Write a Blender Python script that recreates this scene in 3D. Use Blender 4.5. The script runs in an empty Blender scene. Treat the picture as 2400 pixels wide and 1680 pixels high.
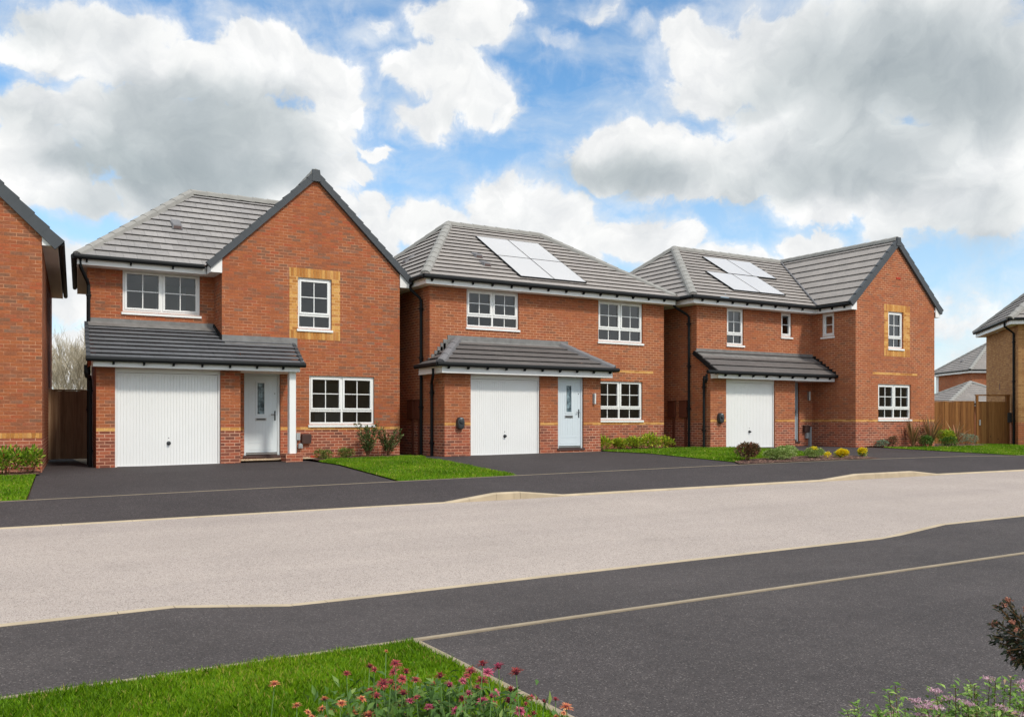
import bpy, math, random
import numpy as np
from mathutils import Vector, Matrix

random.seed(7)
RNG = np.random.default_rng(11)
scene = bpy.context.scene
COL = scene.collection
H = 1.70                      # height of the lens above the near tarmac; all z below are given relative to the lens
TH = math.radians(31)
CT, ST = math.cos(TH), math.sin(TH)
F = 2100.0

def at(px, py, t):
    """photo pixel + distance along the view axis -> point (x, y, z relative to the lens)"""
    X = (px-1200)/F
    return (t*(X*CT+ST), t*(-X*ST+CT), t*(985-py)/F)

# ------------------------------------------------------------------ terrain
def lerp(x, xs, ys):
    if x <= xs[0]: return ys[0]
    for i in range(len(xs)-1):
        if x <= xs[i+1]: return ys[i]+(ys[i+1]-ys[i])*(x-xs[i])/(xs[i+1]-xs[i])
    return ys[-1]
RU = [-10, 0, 4, 9.5, 15, 20, 25, 30, 38, 60]; RZ = [-.05, 0, .05, .11, .165, .2, .19, .13, .03, 0]
def rise(u): return lerp(u, RU, RZ)
V1, V2, V4, V5 = 6.25, 8.3, 13.85, 15.85
def gz(u, v):
    k = lerp(v, [0, V1, V2, V4, V5], [.35, .35, .5, .4, 1])
    b = lerp(v, [0, V1, V2, V4, V5, 19.3, 21.5], [-1.69, -1.685, -1.735, -1.46, -1.254, -1.075, -1.06])
    return b+k*rise(u)
def road_z(u, v):
    f = (v-V2)/(V4-V2)
    return (-1.762+.5*rise(u))*(1-f)+(-1.462+.4*rise(u))*f + .035*math.sin(math.pi*min(1, max(0, f)))
FULL = .13; DROP = .025
def far_kerb_h(u): return lerp(u, [7.0, 8.0, 8.5, 9.5, 16.6, 17.8, 19.9, 20.95], [.012, FULL, FULL, .03, .035, FULL, FULL, .03])
def near_kerb_h(u): return lerp(u, [1.5, 2.55, 11.2, 12.5], [FULL, DROP, DROP, FULL])
def far_path_z(u, v):
    f = (v-(V4+.125))/(V5-(V4+.125))
    return (road_z(u, V4)+far_kerb_h(u)-.004)*(1-f)+(-1.254+rise(u))*f
def near_path_z(u, v):
    f = (v-V1)/(V2-.125-V1)
    return (-1.685+.35*rise(u))*(1-f)+(road_z(u, V2)+near_kerb_h(u)-.004)*f

# ------------------------------------------------------------------ object helpers
def tag(o, label=None, cat=None, group=None, kind=None):
    if label: o['label'] = label
    if cat: o['category'] = cat
    if group: o['group'] = group
    if kind: o['kind'] = kind
    return o
def thing(name, org, label, cat, rz=0, group=None):
    o = bpy.data.objects.new(name, None); COL.objects.link(o)
    o.empty_display_size = .3
    o.location = (org[0], org[1], org[2]+H); o.rotation_euler = (0, 0, rz)
    o['org'] = (0, 0, 0)
    return tag(o, label, cat, group)

class MB:
    def __init__(self, org=(0, 0, 0)):
        self.v = []; self.f = []; self.m = []; self.uv = []; self.org = org; self.cuts = []; self.auto = False
    def face(self, pts, mat=0, uv=None):
        i = len(self.v); self.v += [tuple(p) for p in pts]
        self.f.append(tuple(range(i, i+len(pts)))); self.m.append(mat)
        if uv is None:
            a, b, c = Vector(pts[0]), Vector(pts[1]), Vector(pts[2])
            n = (b-a).cross(c-a)
            ax, ay, az = abs(n.x), abs(n.y), abs(n.z)
            if az > max(ax, ay)*1.2: uv = [(p[0], p[1]) for p in pts]
            elif ay >= ax: uv = [(p[0], p[2]) for p in pts]
            else: uv = [(p[1]+.1, p[2]) for p in pts]
        self.uv.append(uv)
    def hexa(self, p, mat=0):
        if self.auto: self.cut()
        for q in ((0, 3, 2, 1), (4, 5, 6, 7), (0, 1, 5, 4), (1, 2, 6, 5), (2, 3, 7, 6), (3, 0, 4, 7)):
            self.face([p[k] for k in q], mat)
    def box(self, x0, x1, y0, y1, z0, z1, mat=0):
        self.hexa([(x0, y0, z0), (x1, y0, z0), (x1, y1, z0), (x0, y1, z0), (x0, y0, z1), (x1, y0, z1), (x1, y1, z1), (x0, y1, z1)], mat)
    def mbox(self, M, a0, a1, d0, d1, z0, z1, mat=0):
        self.hexa([M(a0, d0, z0), M(a1, d0, z0), M(a1, d1, z0), M(a0, d1, z0), M(a0, d0, z1), M(a1, d0, z1), M(a1, d1, z1), M(a0, d1, z1)], mat)
    def tube(self, path, r, n=8, mat=0, r1=None):
        P = [Vector(p) for p in path]; rings = []
        for i, p in enumerate(P):
            d = (P[min(i+1, len(P)-1)]-P[max(i-1, 0)]).normalized()
            up = Vector((0, 0, 1)) if abs(d.z) < .95 else Vector((1, 0, 0))
            s = d.cross(up).normalized(); t = s.cross(d).normalized()
            rr = r if r1 is None else r+(r1-r)*i/(len(P)-1)
            rings.append([p+s*math.cos(2*math.pi*k/n)*rr+t*math.sin(2*math.pi*k/n)*rr for k in range(n)])
        for i in range(len(rings)-1):
            for k in range(n):
                self.face([rings[i][k], rings[i][(k+1) % n], rings[i+1][(k+1) % n], rings[i+1][k]], mat)
        self.face(rings[0][::-1], mat); self.face(rings[-1], mat)
    def lathe(self, c, prof, axis='z', n=16, mat=0):
        c = Vector(c); rings = []
        for r, h in prof:
            ring = []
            for k in range(n):
                a = 2*math.pi*k/n; x, y = r*math.cos(a), r*math.sin(a)
                ring.append(c+(Vector((x, y, h)) if axis == 'z' else Vector((x, -h, y)) if axis == 'y' else Vector((-h, x, y))))
            rings.append(ring)
        for i in range(len(rings)-1):
            for k in range(n):
                self.face([rings[i][k], rings[i][(k+1) % n], rings[i+1][(k+1) % n], rings[i+1][k]], mat)
        self.face(rings[-1], mat)
    def cut(self): self.cuts.append(len(self.f))
    def build_each(self, name, mats, parent=None, smooth=False):
        """one object per run started with cut()"""
        out = None
        for i, f0 in enumerate(self.cuts):
            f1 = self.cuts[i+1] if i+1 < len(self.cuts) else len(self.f)
            if f1 <= f0: continue
            b = MB(self.org)
            for k in range(f0, f1): b.face([self.v[j] for j in self.f[k]], self.m[k], self.uv[k])
            o = b.build(name, mats, parent, smooth); out = out or o
        return out
    def build(self, name, mats, parent=None, smooth=False, label=None):
        me = bpy.data.meshes.new(name)
        o3 = self.org
        zoff = 0 if parent is not None else H
        me.from_pydata([(x-o3[0], y-o3[1], z-o3[2]+zoff) for x, y, z in self.v], [], self.f)
        if not isinstance(mats, (list, tuple)): mats = [mats]
        for m in mats: me.materials.append(m)
        me.polygons.foreach_set('material_index', self.m)
        uvl = me.uv_layers.new(name='UVMap')
        uvl.data.foreach_set('uv', np.array([c for u in self.uv for c in u], dtype=np.float32).ravel())
        if smooth: me.polygons.foreach_set('use_smooth', [True]*len(self.f))
        me.update()
        o = bpy.data.objects.new(name, me); COL.objects.link(o)
        if parent is not None: o.parent = parent
        if label: o['label'] = label
        return o

# ------------------------------------------------------------------ materials
def srgb(r, g, b):
    f = lambda c: (c/255/12.92) if c/255 <= .04045 else ((c/255+.055)/1.055)**2.4
    return (f(r), f(g), f(b), 1)
class NT:
    def __init__(self, name):
        self.mat = bpy.data.materials.new(name); self.mat.use_nodes = True
        self.t = self.mat.node_tree; self.t.nodes.clear()
        self.out = self.t.nodes.new('ShaderNodeOutputMaterial')
    def n(self, typ, **kw):
        nd = self.t.nodes.new('ShaderNode'+typ)
        for k, v in kw.items():
            if k.startswith('_'): nd.inputs[k[1:].replace('_', ' ')].default_value = v
            else: setattr(nd, k, v)
        return nd
    def l(self, a, b): self.t.links.new(a, b)
    def noise(self, vec, scale, detail=4, rough=.55):
        n = self.n('TexNoise', _Scale=scale, _Detail=detail, _Roughness=rough)
        if vec is not None: self.l(vec, n.inputs['Vector'])
        return n.outputs['Fac']
    def ramp(self, fac, stops, interp='LINEAR'):
        r = self.n('ValToRGB'); cr = r.color_ramp; cr.interpolation = interp
        while len(cr.elements) < len(stops): cr.elements.new(.5)
        for e, (p, c) in zip(cr.elements, stops): e.position = p; e.color = c
        self.l(fac, r.inputs['Fac']); return r.outputs['Color']
    def mix(self, fac, a, b, blend='MIX'):
        m = self.n('Mix', data_type='RGBA', blend_type=blend)
        for s, val in ((m.inputs[0], fac), (m.inputs[6], a), (m.inputs[7], b)):
            if hasattr(val, 'links'): self.l(val, s)
            else: s.default_value = val
        return m.outputs[2]
    def math(self, op, a, b=0.0, c=None, clamp=False):
        m = self.n('Math', operation=op); m.use_clamp = clamp
        for i, val in enumerate((a, b) if c is None else (a, b, c)):
            if hasattr(val, 'links'): self.l(val, m.inputs[i])
            else: m.inputs[i].default_value = val
        return m.outputs[0]
    def bsdf(self, color, rough=.7, bump=None, bstr=.3, bdist=.01, spec=.3, **kw):
        b = self.n('BsdfPrincipled'); b.inputs['Specular IOR Level'].default_value = spec
        for s, val in ((b.inputs['Base Color'], color), (b.inputs['Roughness'], rough)):
            if hasattr(val, 'links'): self.l(val, s)
            else: s.default_value = val
        for k, v in kw.items(): b.inputs[k.replace('_', ' ')].default_value = v
        if bump is not None:
            bn = self.n('Bump'); bn.inputs['Strength'].default_value = bstr; bn.inputs['Distance'].default_value = bdist
            self.l(bump, bn.inputs['Height']); self.l(bn.outputs['Normal'], b.inputs['Normal'])
        self.l(b.outputs[0], self.out.inputs['Surface']); return b
    def obj(self): return self.n('TexCoord').outputs['Object']
    def uv(self): return self.n('TexCoord').outputs['UV']
    def pos(self): return self.n('NewGeometry').outputs['Position']

def plain(name, col, rough=.5, spec=.4, var=.06, scale=3, bump=0, **kw):
    t = NT(name); p = t.pos()
    c = col if col[3:] else (*col, 1)
    lo = tuple(x*(1-var) for x in c[:3])+(1,); hi = tuple(min(1, x*(1+var)) for x in c[:3])+(1,)
    col = t.ramp(t.noise(p, scale, 5), [(.3, lo), (.7, hi)])
    t.bsdf(col, rough, t.noise(p, 60, 3) if bump else None, bump, .003, spec, **kw)
    return t.mat

def brick(name, stops, mortar_lo, mortar_hi, blend=.5, bw=.225, bh=.075, ms=.0055):
    t = NT(name); uv = t.uv()
    wob = t.n('TexNoise', _Scale=2.5, _Detail=2.0)
    t.l(uv, wob.inputs['Vector'])
    off = t.n('VectorMath', operation='MULTIPLY_ADD'); t.l(wob.outputs['Color'], off.inputs[0]); off.inputs[1].default_value = (.008, .008, 0); t.l(uv, off.inputs[2])
    b = t.n('TexBrick', _Scale=1.0, _Mortar_Size=ms, _Mortar_Smooth=.25, _Brick_Width=bw, _Row_Height=bh, _Color1=(0, 0, 0, 1), _Color2=(1, 1, 1, 1), _Mortar=(.5, .5, .5, 1))
    t.l(off.outputs[0], b.inputs['Vector'])
    val = t.n('SeparateColor'); t.l(b.outputs['Color'], val.inputs[0])
    big = t.noise(uv, .9, 3)
    v2 = t.math('ADD', val.outputs[0], t.math('MULTIPLY', t.math('SUBTRACT', big, .5), .55), clamp=True)
    c = t.ramp(v2, stops)
    fine = t.noise(uv, 22, 4, .7)
    c = t.mix(1.0, c, t.ramp(fine, [(.25, (.72, .72, .72, 1)), (.75, (1.22, 1.2, 1.18, 1))]), 'MULTIPLY')
    mc = t.ramp(t.math('ADD', t.noise(uv, .7, 2), t.math('MULTIPLY', t.math('SUBTRACT', t.noise(uv, 5, 2), .5), .8)), [(.38, mortar_lo), (.62, mortar_hi)])
    c = t.mix(b.outputs['Fac'], c, mc)
    # a little dirt and efflorescence with a shape of its own
    c = t.mix(t.math('MULTIPLY', t.ramp(t.noise(uv, 1.7, 6, .7), [(.62, (0, 0, 0, 1)), (.78, (1, 1, 1, 1))]), .22), c, srgb(200, 185, 170))
    hgt = t.math('ADD', t.math('MULTIPLY', b.outputs['Fac'], -1.0), t.math('MULTIPLY', fine, .5))
    t.bsdf(c, .88, hgt, .55, .006, .18)
    return t.mat

BR = [(0.0, srgb(133, 94, 74)), (.10, srgb(143, 92, 68)), (.3, srgb(154, 90, 62)), (.5, srgb(160, 94, 62)), (.72, srgb(168, 100, 65)), (.86, srgb(166, 88, 60)), (.95, srgb(149, 99, 76)), (1.0, srgb(137, 101, 83))]
M = {}
M['brick_a'] = brick('brick_warm_red', BR, srgb(154, 94, 66), srgb(192, 138, 106), ms=.007)
BR2 = [(0.0, srgb(137, 91, 68)), (.15, srgb(149, 89, 63)), (.45, srgb(158, 95, 64)), (.7, srgb(166, 100, 66)), (.9, srgb(162, 91, 62)), (1.0, srgb(145, 96, 74))]
M['brick_b'] = brick('brick_red_pale_joints', BR2, srgb(172, 112, 82), srgb(200, 148, 115), ms=.0085)
BP = [(0.0, srgb(118, 74, 62)), (.3, srgb(143, 82, 64)), (.6, srgb(161, 88, 66)), (.85, srgb(169, 97, 71)), (1.0, srgb(127, 82, 68))]
M['brick_p'] = brick('brick_plinth', BP, srgb(186, 132, 106), srgb(208, 162, 136), ms=.0085)
BY = [(0, srgb(170, 112, 58)), (.3, srgb(192, 134, 72)), (.55, srgb(204, 150, 84)), (.8, srgb(212, 164, 98)), (1, srgb(176, 112, 66))]
M['brick_y'] = brick('brick_yellow', BY, srgb(206, 150, 96), srgb(224, 180, 128))
M['brick_ys'] = brick('brick_yellow_soldier', BY, srgb(150, 104, 60), srgb(200, 150, 96), bw=.075, bh=.235)
BF = [(0, srgb(147, 104, 66)), (.4, srgb(162, 117, 74)), (.75, srgb(175, 132, 86)), (1, srgb(143, 102, 70))]
M['brick_buff'] = brick('brick_buff', BF, srgb(170, 130, 92), srgb(200, 160, 118))

def tiles(name, base, joint, w=.30, gauge=.29, half=True, var=.10):
    t = NT(name); uv = t.uv()
    b = t.n('TexBrick', _Scale=1.0, _Mortar_Size=.0035, _Mortar_Smooth=.1, _Brick_Width=w, _Row_Height=gauge, _Color1=(0, 0, 0, 1), _Color2=(1, 1, 1, 1), _Mortar=(.5, .5, .5, 1))
    b.offset = .5 if half else 0.0
    t.l(uv, b.inputs['Vector'])
    sep = t.n('SeparateColor'); t.l(b.outputs['Color'], sep.inputs[0])
    lo = tuple(x*(1-var) for x in base[:3])+(1,); hi = tuple(x*(1+var) for x in base[:3])+(1,)
    c = t.ramp(sep.outputs[0], [(0, lo), (1, hi)])
    c = t.mix(1.0, c, t.ramp(t.noise(uv, 9, 5, .7), [(.3, (.86, .86, .86, 1)), (.7, (1.12, 1.11, 1.1, 1))]), 'MULTIPLY')
    c = t.mix(1.0, c, t.ramp(t.noise(uv, .6, 3), [(.3, (.92, .92, .93, 1)), (.7, (1.08, 1.07, 1.06, 1))]), 'MULTIPLY')
    # only the upright joints are drawn: the horizontal ones are real steps
    sepv = t.n('SeparateXYZ'); t.l(uv, sepv.inputs[0])
    fr = t.math('FRACT', t.math('DIVIDE', sepv.outputs[1], gauge))
    inner = t.math('MULTIPLY', t.math('GREATER_THAN', fr, .04), t.math('LESS_THAN', fr, .96))
    c = t.mix(t.math('MULTIPLY', b.outputs['Fac'], inner), c, joint)
    t.bsdf(c, .8, t.noise(uv, 45, 3), .25, .004, .3)
    return t.mat
M['tile_a'] = tiles('roof_tile_grey', srgb(147, 143, 141), srgb(92, 90, 90))
M['tile_b'] = tiles('roof_tile_stone_grey', srgb(152, 145, 140), srgb(120, 115, 112), var=.06)
M['tile_dark'] = tiles('roof_tile_slate_dark', srgb(96, 97, 100), srgb(56, 56, 58))
M['tile_brown'] = tiles('roof_tile_dark_brown_grey', srgb(100, 95, 93), srgb(70, 66, 65), var=.06)
M['ridge'] = plain('ridge_tile', srgb(148, 145, 140), .8, .2, .1, 4, .2)
M['ridge_dark'] = plain('ridge_tile_dark', srgb(118, 116, 118), .8, .2, .1, 4, .2)
M['verge'] = plain('verge_cap_plastic', srgb(72, 75, 79), .55, .3, .06, 4)
M['upvc'] = plain('white_upvc', (.82, .815, .80, 1), .32, .45, .02, 1.5)
M['fascia'] = plain('white_fascia_board', (.80, .78, .765, 1), .4, .4, .04, 1.2)
M['soffit'] = plain('soffit_board', (.72, .68, .64, 1), .5, .3, .06, 1.2)
M['black'] = plain('black_rainwater_plastic', (.009, .010, .011, 1), .6, .2, .1, 5)
M['garage'] = plain('white_garage_door_paint', (.80, .79, .775, 1), .38, .4, .02, 1.1)
M['door'] = plain('pale_grey_blue_door', (.63, .69, .725, 1), .4, .4, .02, 2)
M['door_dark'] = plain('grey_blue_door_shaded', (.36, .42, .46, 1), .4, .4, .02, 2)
M['chrome'] = plain('brushed_steel', (.5, .5, .5, 1), .3, .5, .05, 5, Metallic=.9)
M['lead'] = plain('lead_flashing', srgb(120, 118, 116), .55, .4, .22, 5, .3)
M['plastic_dark'] = plain('dark_grey_plastic', (.03, .034, .037, 1), .4, .5, .05, 5)
M['plastic_grey'] = plain('grey_plastic', (.34, .36, .37, 1), .5, .4, .05, 5)
M['plastic_brown'] = plain('dark_brown_meter_box', srgb(78, 58, 54), .5, .4, .05, 5)
M['cab_brown'] = plain('red_brown_cabinet', srgb(104, 56, 40), .5, .3, .05, 5)
M['terracotta'] = plain('terracotta_air_brick', srgb(172, 64, 44), .8, .2, .08, 5)
M['concrete'] = plain('kerb_concrete', srgb(180, 163, 138), .85, .2, .12, 3, .3)
M['edging'] = plain('edging_concrete', srgb(150, 136, 116), .85, .2, .14, 4, .3)
M['step'] = plain('paving_slab', srgb(176, 128, 98), .85, .2, .12, 5, .3)
M['room'] = plain('room_wall_paint', (.72, .63, .52, 1), .9, .1, .03, 2)
M['room_floor'] = plain('room_carpet', (.30, .23, .17, 1), .95, .1, .1, 8)
M['lamp_glass'] = plain('frosted_lamp_tube', (.75, .75, .72, 1), .3, .5, .02, 5)

def solar_mat():
    t = NT('solar_panel_glass'); uv = t.uv()
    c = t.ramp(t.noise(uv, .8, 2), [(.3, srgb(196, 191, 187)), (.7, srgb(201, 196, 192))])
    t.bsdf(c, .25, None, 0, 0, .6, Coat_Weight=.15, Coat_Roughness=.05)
    return t.mat
M['solar'] = solar_mat()

def glass_mat():
    t = NT('window_glass')
    fr = t.n('Fresnel', _IOR=1.5)
    gl = t.n('BsdfGlossy', _Roughness=.01, _Color=(.95, .97, 1, 1))
    tr = t.n('BsdfTransparent', _Color=(.8, .79, .77, 1))
    mx = t.n('MixShader'); t.l(t.math('MULTIPLY', fr.outputs[0], 1.5, clamp=True), mx.inputs[0])
    t.l(tr.outputs[0], mx.inputs[1]); t.l(gl.outputs[0], mx.inputs[2]); t.l(mx.outputs[0], t.out.inputs['Surface'])
    return t.mat
M['glass'] = glass_mat()

def door_glass():
    t = NT('door_obscured_glass'); uv = t.uv()
    c = t.ramp(t.noise(uv, 7, 3), [(.35, srgb(60, 76, 84)), (.65, srgb(150, 172, 180))])
    t.bsdf(c, .12, t.noise(uv, 30, 2), .2, .01, .6)
    return t.mat
M['door_glass'] = door_glass()

def timber(name, stops, w=.105):
    t = NT(name); uv = t.uv()
    sx = t.n('SeparateXYZ'); t.l(uv, sx.inputs[0])
    idx = t.math('FLOOR', t.math('DIVIDE', sx.outputs[0], w))
    wn = t.n('TexWhiteNoise', noise_dimensions='1D'); t.l(idx, wn.inputs['W'])
    mp = t.n('Mapping'); mp.inputs['Scale'].default_value = (28, 1.6, 1); t.l(uv, mp.inputs['Vector'])
    cmb = t.n('VectorMath', operation='ADD'); t.l(mp.outputs[0], cmb.inputs[0])
    cx = t.n('CombineXYZ'); t.l(t.math('MULTIPLY', wn.outputs[0], 37), cx.inputs[1]); t.l(cx.outputs[0], cmb.inputs[1])
    g = t.noise(cmb.outputs[0], 1.0, 5, .65)
    c = t.ramp(t.math('ADD', t.math('MULTIPLY', g, .7), t.math('MULTIPLY', wn.outputs[0], .3)), stops)
    vo = t.n('TexVoronoi', _Scale=3.2); t.l(uv, vo.inputs['Vector'])
    c = t.mix(t.ramp(vo.outputs['Distance'], [(.04, (1, 1, 1, 1)), (.10, (0, 0, 0, 1))]), c, srgb(50, 28, 14))
    t.bsdf(c, .8, g, .3, .004, .2)
    return t.mat
M['timber_dark'] = timber('timber_stained_dark', [(.25, srgb(88, 60, 40)), (.5, srgb(120, 86, 60)), (.75, srgb(146, 110, 78))])
M['timber_grey'] = timber('timber_lightened', [(.25, srgb(118, 88, 64)), (.5, srgb(152, 120, 92)), (.75, srgb(178, 148, 118))])  # greyer brown, lightened to offset the shade on the side gate
M['timber'] = timber('timber_golden_brown', [(.25, srgb(104, 64, 34)), (.5, srgb(138, 92, 50)), (.75, srgb(158, 110, 64))])

def tarmac(name, base, spk_hi, spk_lo, patch=.1, sc=150, wear=.05):
    t = NT(name); p = t.pos()
    n1 = t.noise(p, sc, 3, .7)
    vo = t.n('TexVoronoi', _Scale=sc*.75); t.l(p, vo.inputs['Vector'])
    sepc = t.n('SeparateColor'); t.l(vo.outputs['Color'], sepc.inputs[0])
    lo = tuple(x*(1-.42) for x in base[:3])+(1,); hi = tuple(x*(1+.42) for x in base[:3])+(1,)
    c = t.ramp(n1, [(.3, lo), (.7, hi)])
    c = t.mix(t.ramp(sepc.outputs[0], [(.88, (0, 0, 0, 1)), (.97, (.6, .6, .6, 1))]), c, spk_hi)
    c = t.mix(t.ramp(sepc.outputs[1], [(.84, (0, 0, 0, 1)), (.95, (.7, .7, .7, 1))]), c, spk_lo)
    c = t.mix(1.0, c, t.ramp(t.noise(p, .55, 5, .6), [(.3, (1-patch, 1-patch, 1-patch, 1)), (.7, (1+patch, 1+patch, 1+patch, 1))]), 'MULTIPLY')
    c = t.mix(1.0, c, t.ramp(t.noise(p, 7, 4, .6), [(.3, (1-patch*.6,)*3+(1,)), (.7, (1+patch*.6,)*3+(1,))]), 'MULTIPLY')
    mp = t.n('Mapping'); mp.inputs['Scale'].default_value = (.05, 1.1, 1); t.l(p, mp.inputs['Vector'])
    c = t.mix(1.0, c, t.ramp(t.noise(mp.outputs[0], 1.0, 3, .5), [(.35, (1-wear, 1-wear, 1-wear*.9, 1)), (.65, (1+wear, 1+wear, 1+wear*.9, 1))]), 'MULTIPLY')
    st = t.n('TexVoronoi', _Scale=.55); t.l(p, st.inputs['Vector'])
    c = t.mix(t.math('MULTIPLY', t.ramp(t.math('ADD', st.outputs['Distance'], t.math('MULTIPLY', t.noise(p, 5, 4), .25)), [(.18, (1, 1, 1, 1)), (.30, (0, 0, 0, 1))]), .12), c, spk_lo)
    # rare bright chippings
    v3 = t.n('TexVoronoi', _Scale=16.0); t.l(p, v3.inputs['Vector'])
    c = t.mix(t.ramp(v3.outputs['Distance'], [(.03, (.55, .55, .55, 1)), (.05, (0, 0, 0, 1))]), c, spk_hi)
    t.bsdf(c, .82, t.math('ADD', n1, vo.outputs['Distance']), .5, .006, .25)
    return t.mat
M['tarmac'] = tarmac('tarmac_dark', srgb(72, 66, 65), srgb(128, 120, 116), srgb(38, 35, 34), .16)
M['tarmac_far'] = tarmac('tarmac_drive', srgb(63, 57, 57), srgb(100, 93, 91), srgb(40, 37, 37), .12, sc=90)
M['road'] = tarmac('road_pale_chippings', srgb(168, 155, 147), srgb(191, 180, 173), srgb(104, 96, 90), .05, 130)

def lawn_mat():
    t = NT('lawn_turf'); p = t.pos()
    c = t.ramp(t.noise(p, 34, 4, .7), [(.25, srgb(62, 92, 4)), (.5, srgb(94, 134, 8)), (.75, srgb(122, 160, 20))])
    c = t.mix(1.0, c, t.ramp(t.noise(p, 1.3, 4), [(.3, (.8, .84, .8, 1)), (.7, (1.15, 1.1, 1.0, 1))]), 'MULTIPLY')
    t.bsdf(c, .85, t.noise(p, 60, 3), .6, .02, .15); return t.mat
M['lawn'] = lawn_mat()
def ground_mat():
    t = NT('rough_ground'); p = t.pos()
    c = t.ramp(t.noise(p, .5, 6), [(.3, srgb(84, 70, 54)), (.6, srgb(98, 86, 60)), (.8, srgb(110, 94, 72))])
    t.bsdf(c, .9, t.noise(p, 12, 4), .3, .02, .1); return t.mat
M['ground'] = ground_mat()
def mulch_mat():
    t = NT('bark_mulch'); p = t.pos()
    vo = t.n('TexVoronoi', _Scale=28.0); t.l(p, vo.inputs['Vector'])
    sc = t.n('SeparateColor'); t.l(vo.outputs['Color'], sc.inputs[0])
    c = t.ramp(sc.outputs[0], [(.1, srgb(44, 30, 30)), (.5, srgb(84, 60, 54)), (.85, srgb(120, 92, 82)), (.97, srgb(190, 150, 126))])
    t.bsdf(c, .9, vo.outputs['Distance'], .8, .03, .15); return t.mat
M['mulch'] = mulch_mat()
def gravel_mat():
    t = NT('pale_gravel'); p = t.pos()
    vo = t.n('TexVoronoi', _Scale=45.0); t.l(p, vo.inputs['Vector'])
    sc = t.n('SeparateColor'); t.l(vo.outputs['Color'], sc.inputs[0])
    c = t.ramp(sc.outputs[0], [(.1, srgb(150, 120, 90)), (.5, srgb(206, 180, 146)), (.9, srgb(232, 212, 184))])
    t.bsdf(c, .9, vo.outputs['Distance'], .6, .02, .15); return t.mat
M['gravel'] = gravel_mat()
def leafm(name, stops, rough=.5, trans=.25):
    t = NT(name)
    a = t.n('Attribute', attribute_name='rnd')
    c = t.ramp(a.outputs['Fac'], stops)
    d = t.n('BsdfPrincipled'); d.inputs['Roughness'].default_value = rough; d.inputs['Specular IOR Level'].default_value = .3
    t.l(c, d.inputs['Base Color'])
    tl = t.n('BsdfTranslucent'); t.l(c, tl.inputs['Color'])
    mx = t.n('MixShader'); mx.inputs[0].default_value = trans
    t.l(d.outputs[0], mx.inputs[1]); t.l(tl.outputs[0], mx.inputs[2]); t.l(mx.outputs[0], t.out.inputs['Surface'])
    return t.mat
M['grass'] = leafm('grass_blades', [(0, srgb(62, 92, 4)), (.35, srgb(94, 132, 8)), (.7, srgb(124, 158, 16)), (.9, srgb(160, 174, 48)), (1, srgb(184, 164, 88))], .5, .3)
M['leaf_laurel'] = leafm('laurel_leaves', [(0, srgb(60, 88, 22)), (.4, srgb(104, 138, 36)), (.75, srgb(150, 176, 52)), (.92, srgb(196, 200, 84)), (1, srgb(178, 96, 50))], .35)
M['leaf_box'] = leafm('box_leaves', [(0, srgb(62, 80, 34)), (.5, srgb(104, 120, 52)), (1, srgb(166, 172, 88))])
M['leaf_dark'] = leafm('dark_leggy_leaves', [(0, srgb(48, 66, 34)), (.5, srgb(84, 106, 54)), (.85, srgb(128, 142, 90)), (1, srgb(150, 104, 76))])
M['leaf_lime'] = leafm('lime_leaves', [(0, srgb(84, 112, 30)), (.4, srgb(142, 166, 44)), (.75, srgb(192, 202, 60)), (.92, srgb(222, 206, 76)), (1, srgb(190, 120, 60))])
M['leaf_hebe'] = leafm('grey_green_leaves', [(0, srgb(84, 106, 46)), (.5, srgb(136, 158, 78)), (1, srgb(196, 208, 138))])
M['leaf_bronze'] = leafm('bronze_leaves', [(0, srgb(64, 54, 38)), (.5, srgb(104, 92, 60)), (.8, srgb(138, 80, 64)), (1, srgb(176, 124, 100))])
M['leaf_yellow'] = leafm('yellow_flowers', [(0, srgb(176, 176, 40)), (.3, srgb(226, 200, 20)), (1, srgb(250, 226, 40))], .6, .35)
M['leaf_green'] = leafm('mid_green_leaves', [(0, srgb(52, 84, 32)), (.6, srgb(88, 122, 52)), (1, srgb(130, 150, 76))])
M['leaf_heather'] = leafm('blue_grey_leaves', [(0, srgb(84, 102, 84)), (.5, srgb(126, 144, 118)), (1, srgb(166, 178, 150))])
M['phormium'] = leafm('sword_leaves', [(0, srgb(84, 72, 44)), (.4, srgb(132, 104, 70)), (.75, srgb(168, 140, 96)), (1, srgb(196, 130, 100))], .5)
M['copper'] = leafm('copper_leaves', [(0, srgb(26, 32, 28)), (.55, srgb(48, 56, 40)), (.85, srgb(92, 84, 44)), (1, srgb(120, 74, 60))], .4)
M['copper_bloom'] = leafm('rusty_blooms', [(0, srgb(150, 92, 76)), (1, srgb(206, 146, 124))], .7)
M['spir_leaf'] = leafm('fresh_green_leaves', [(0, srgb(66, 96, 34)), (.5, srgb(112, 148, 58)), (.85, srgb(160, 184, 96)), (1, srgb(170, 140, 110))])
M['spir_bloom'] = leafm('pink_blooms', [(0, srgb(188, 140, 160)), (.6, srgb(208, 170, 184)), (1, srgb(222, 200, 200))], .7)
M['twig'] = plain('bare_twig_bark', srgb(176, 166, 146), .9, .1, .12, 6)
M['wood_stem'] = plain('woody_stem', srgb(88, 66, 46), .9, .1, .12, 9)
M['stem'] = plain('green_stem', srgb(110, 140, 82), .6, .3, .1, 9)
for nm, a, b, c_ in (('red', (140, 46, 54), (184, 74, 78), (212, 122, 114)), ('pink', (168, 56, 90), (204, 88, 122), (228, 142, 158)), ('orange', (196, 96, 66), (226, 140, 96), (244, 192, 140))):
    M['petal_'+nm] = leafm('petals_'+nm, [(0, srgb(*a)), (.5, srgb(*b)), (1, srgb(*c_))], .6, .35)
M['bloom_core'] = plain('bloom_centre', srgb(96, 44, 58), .8, .1, .2, 90)

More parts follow.
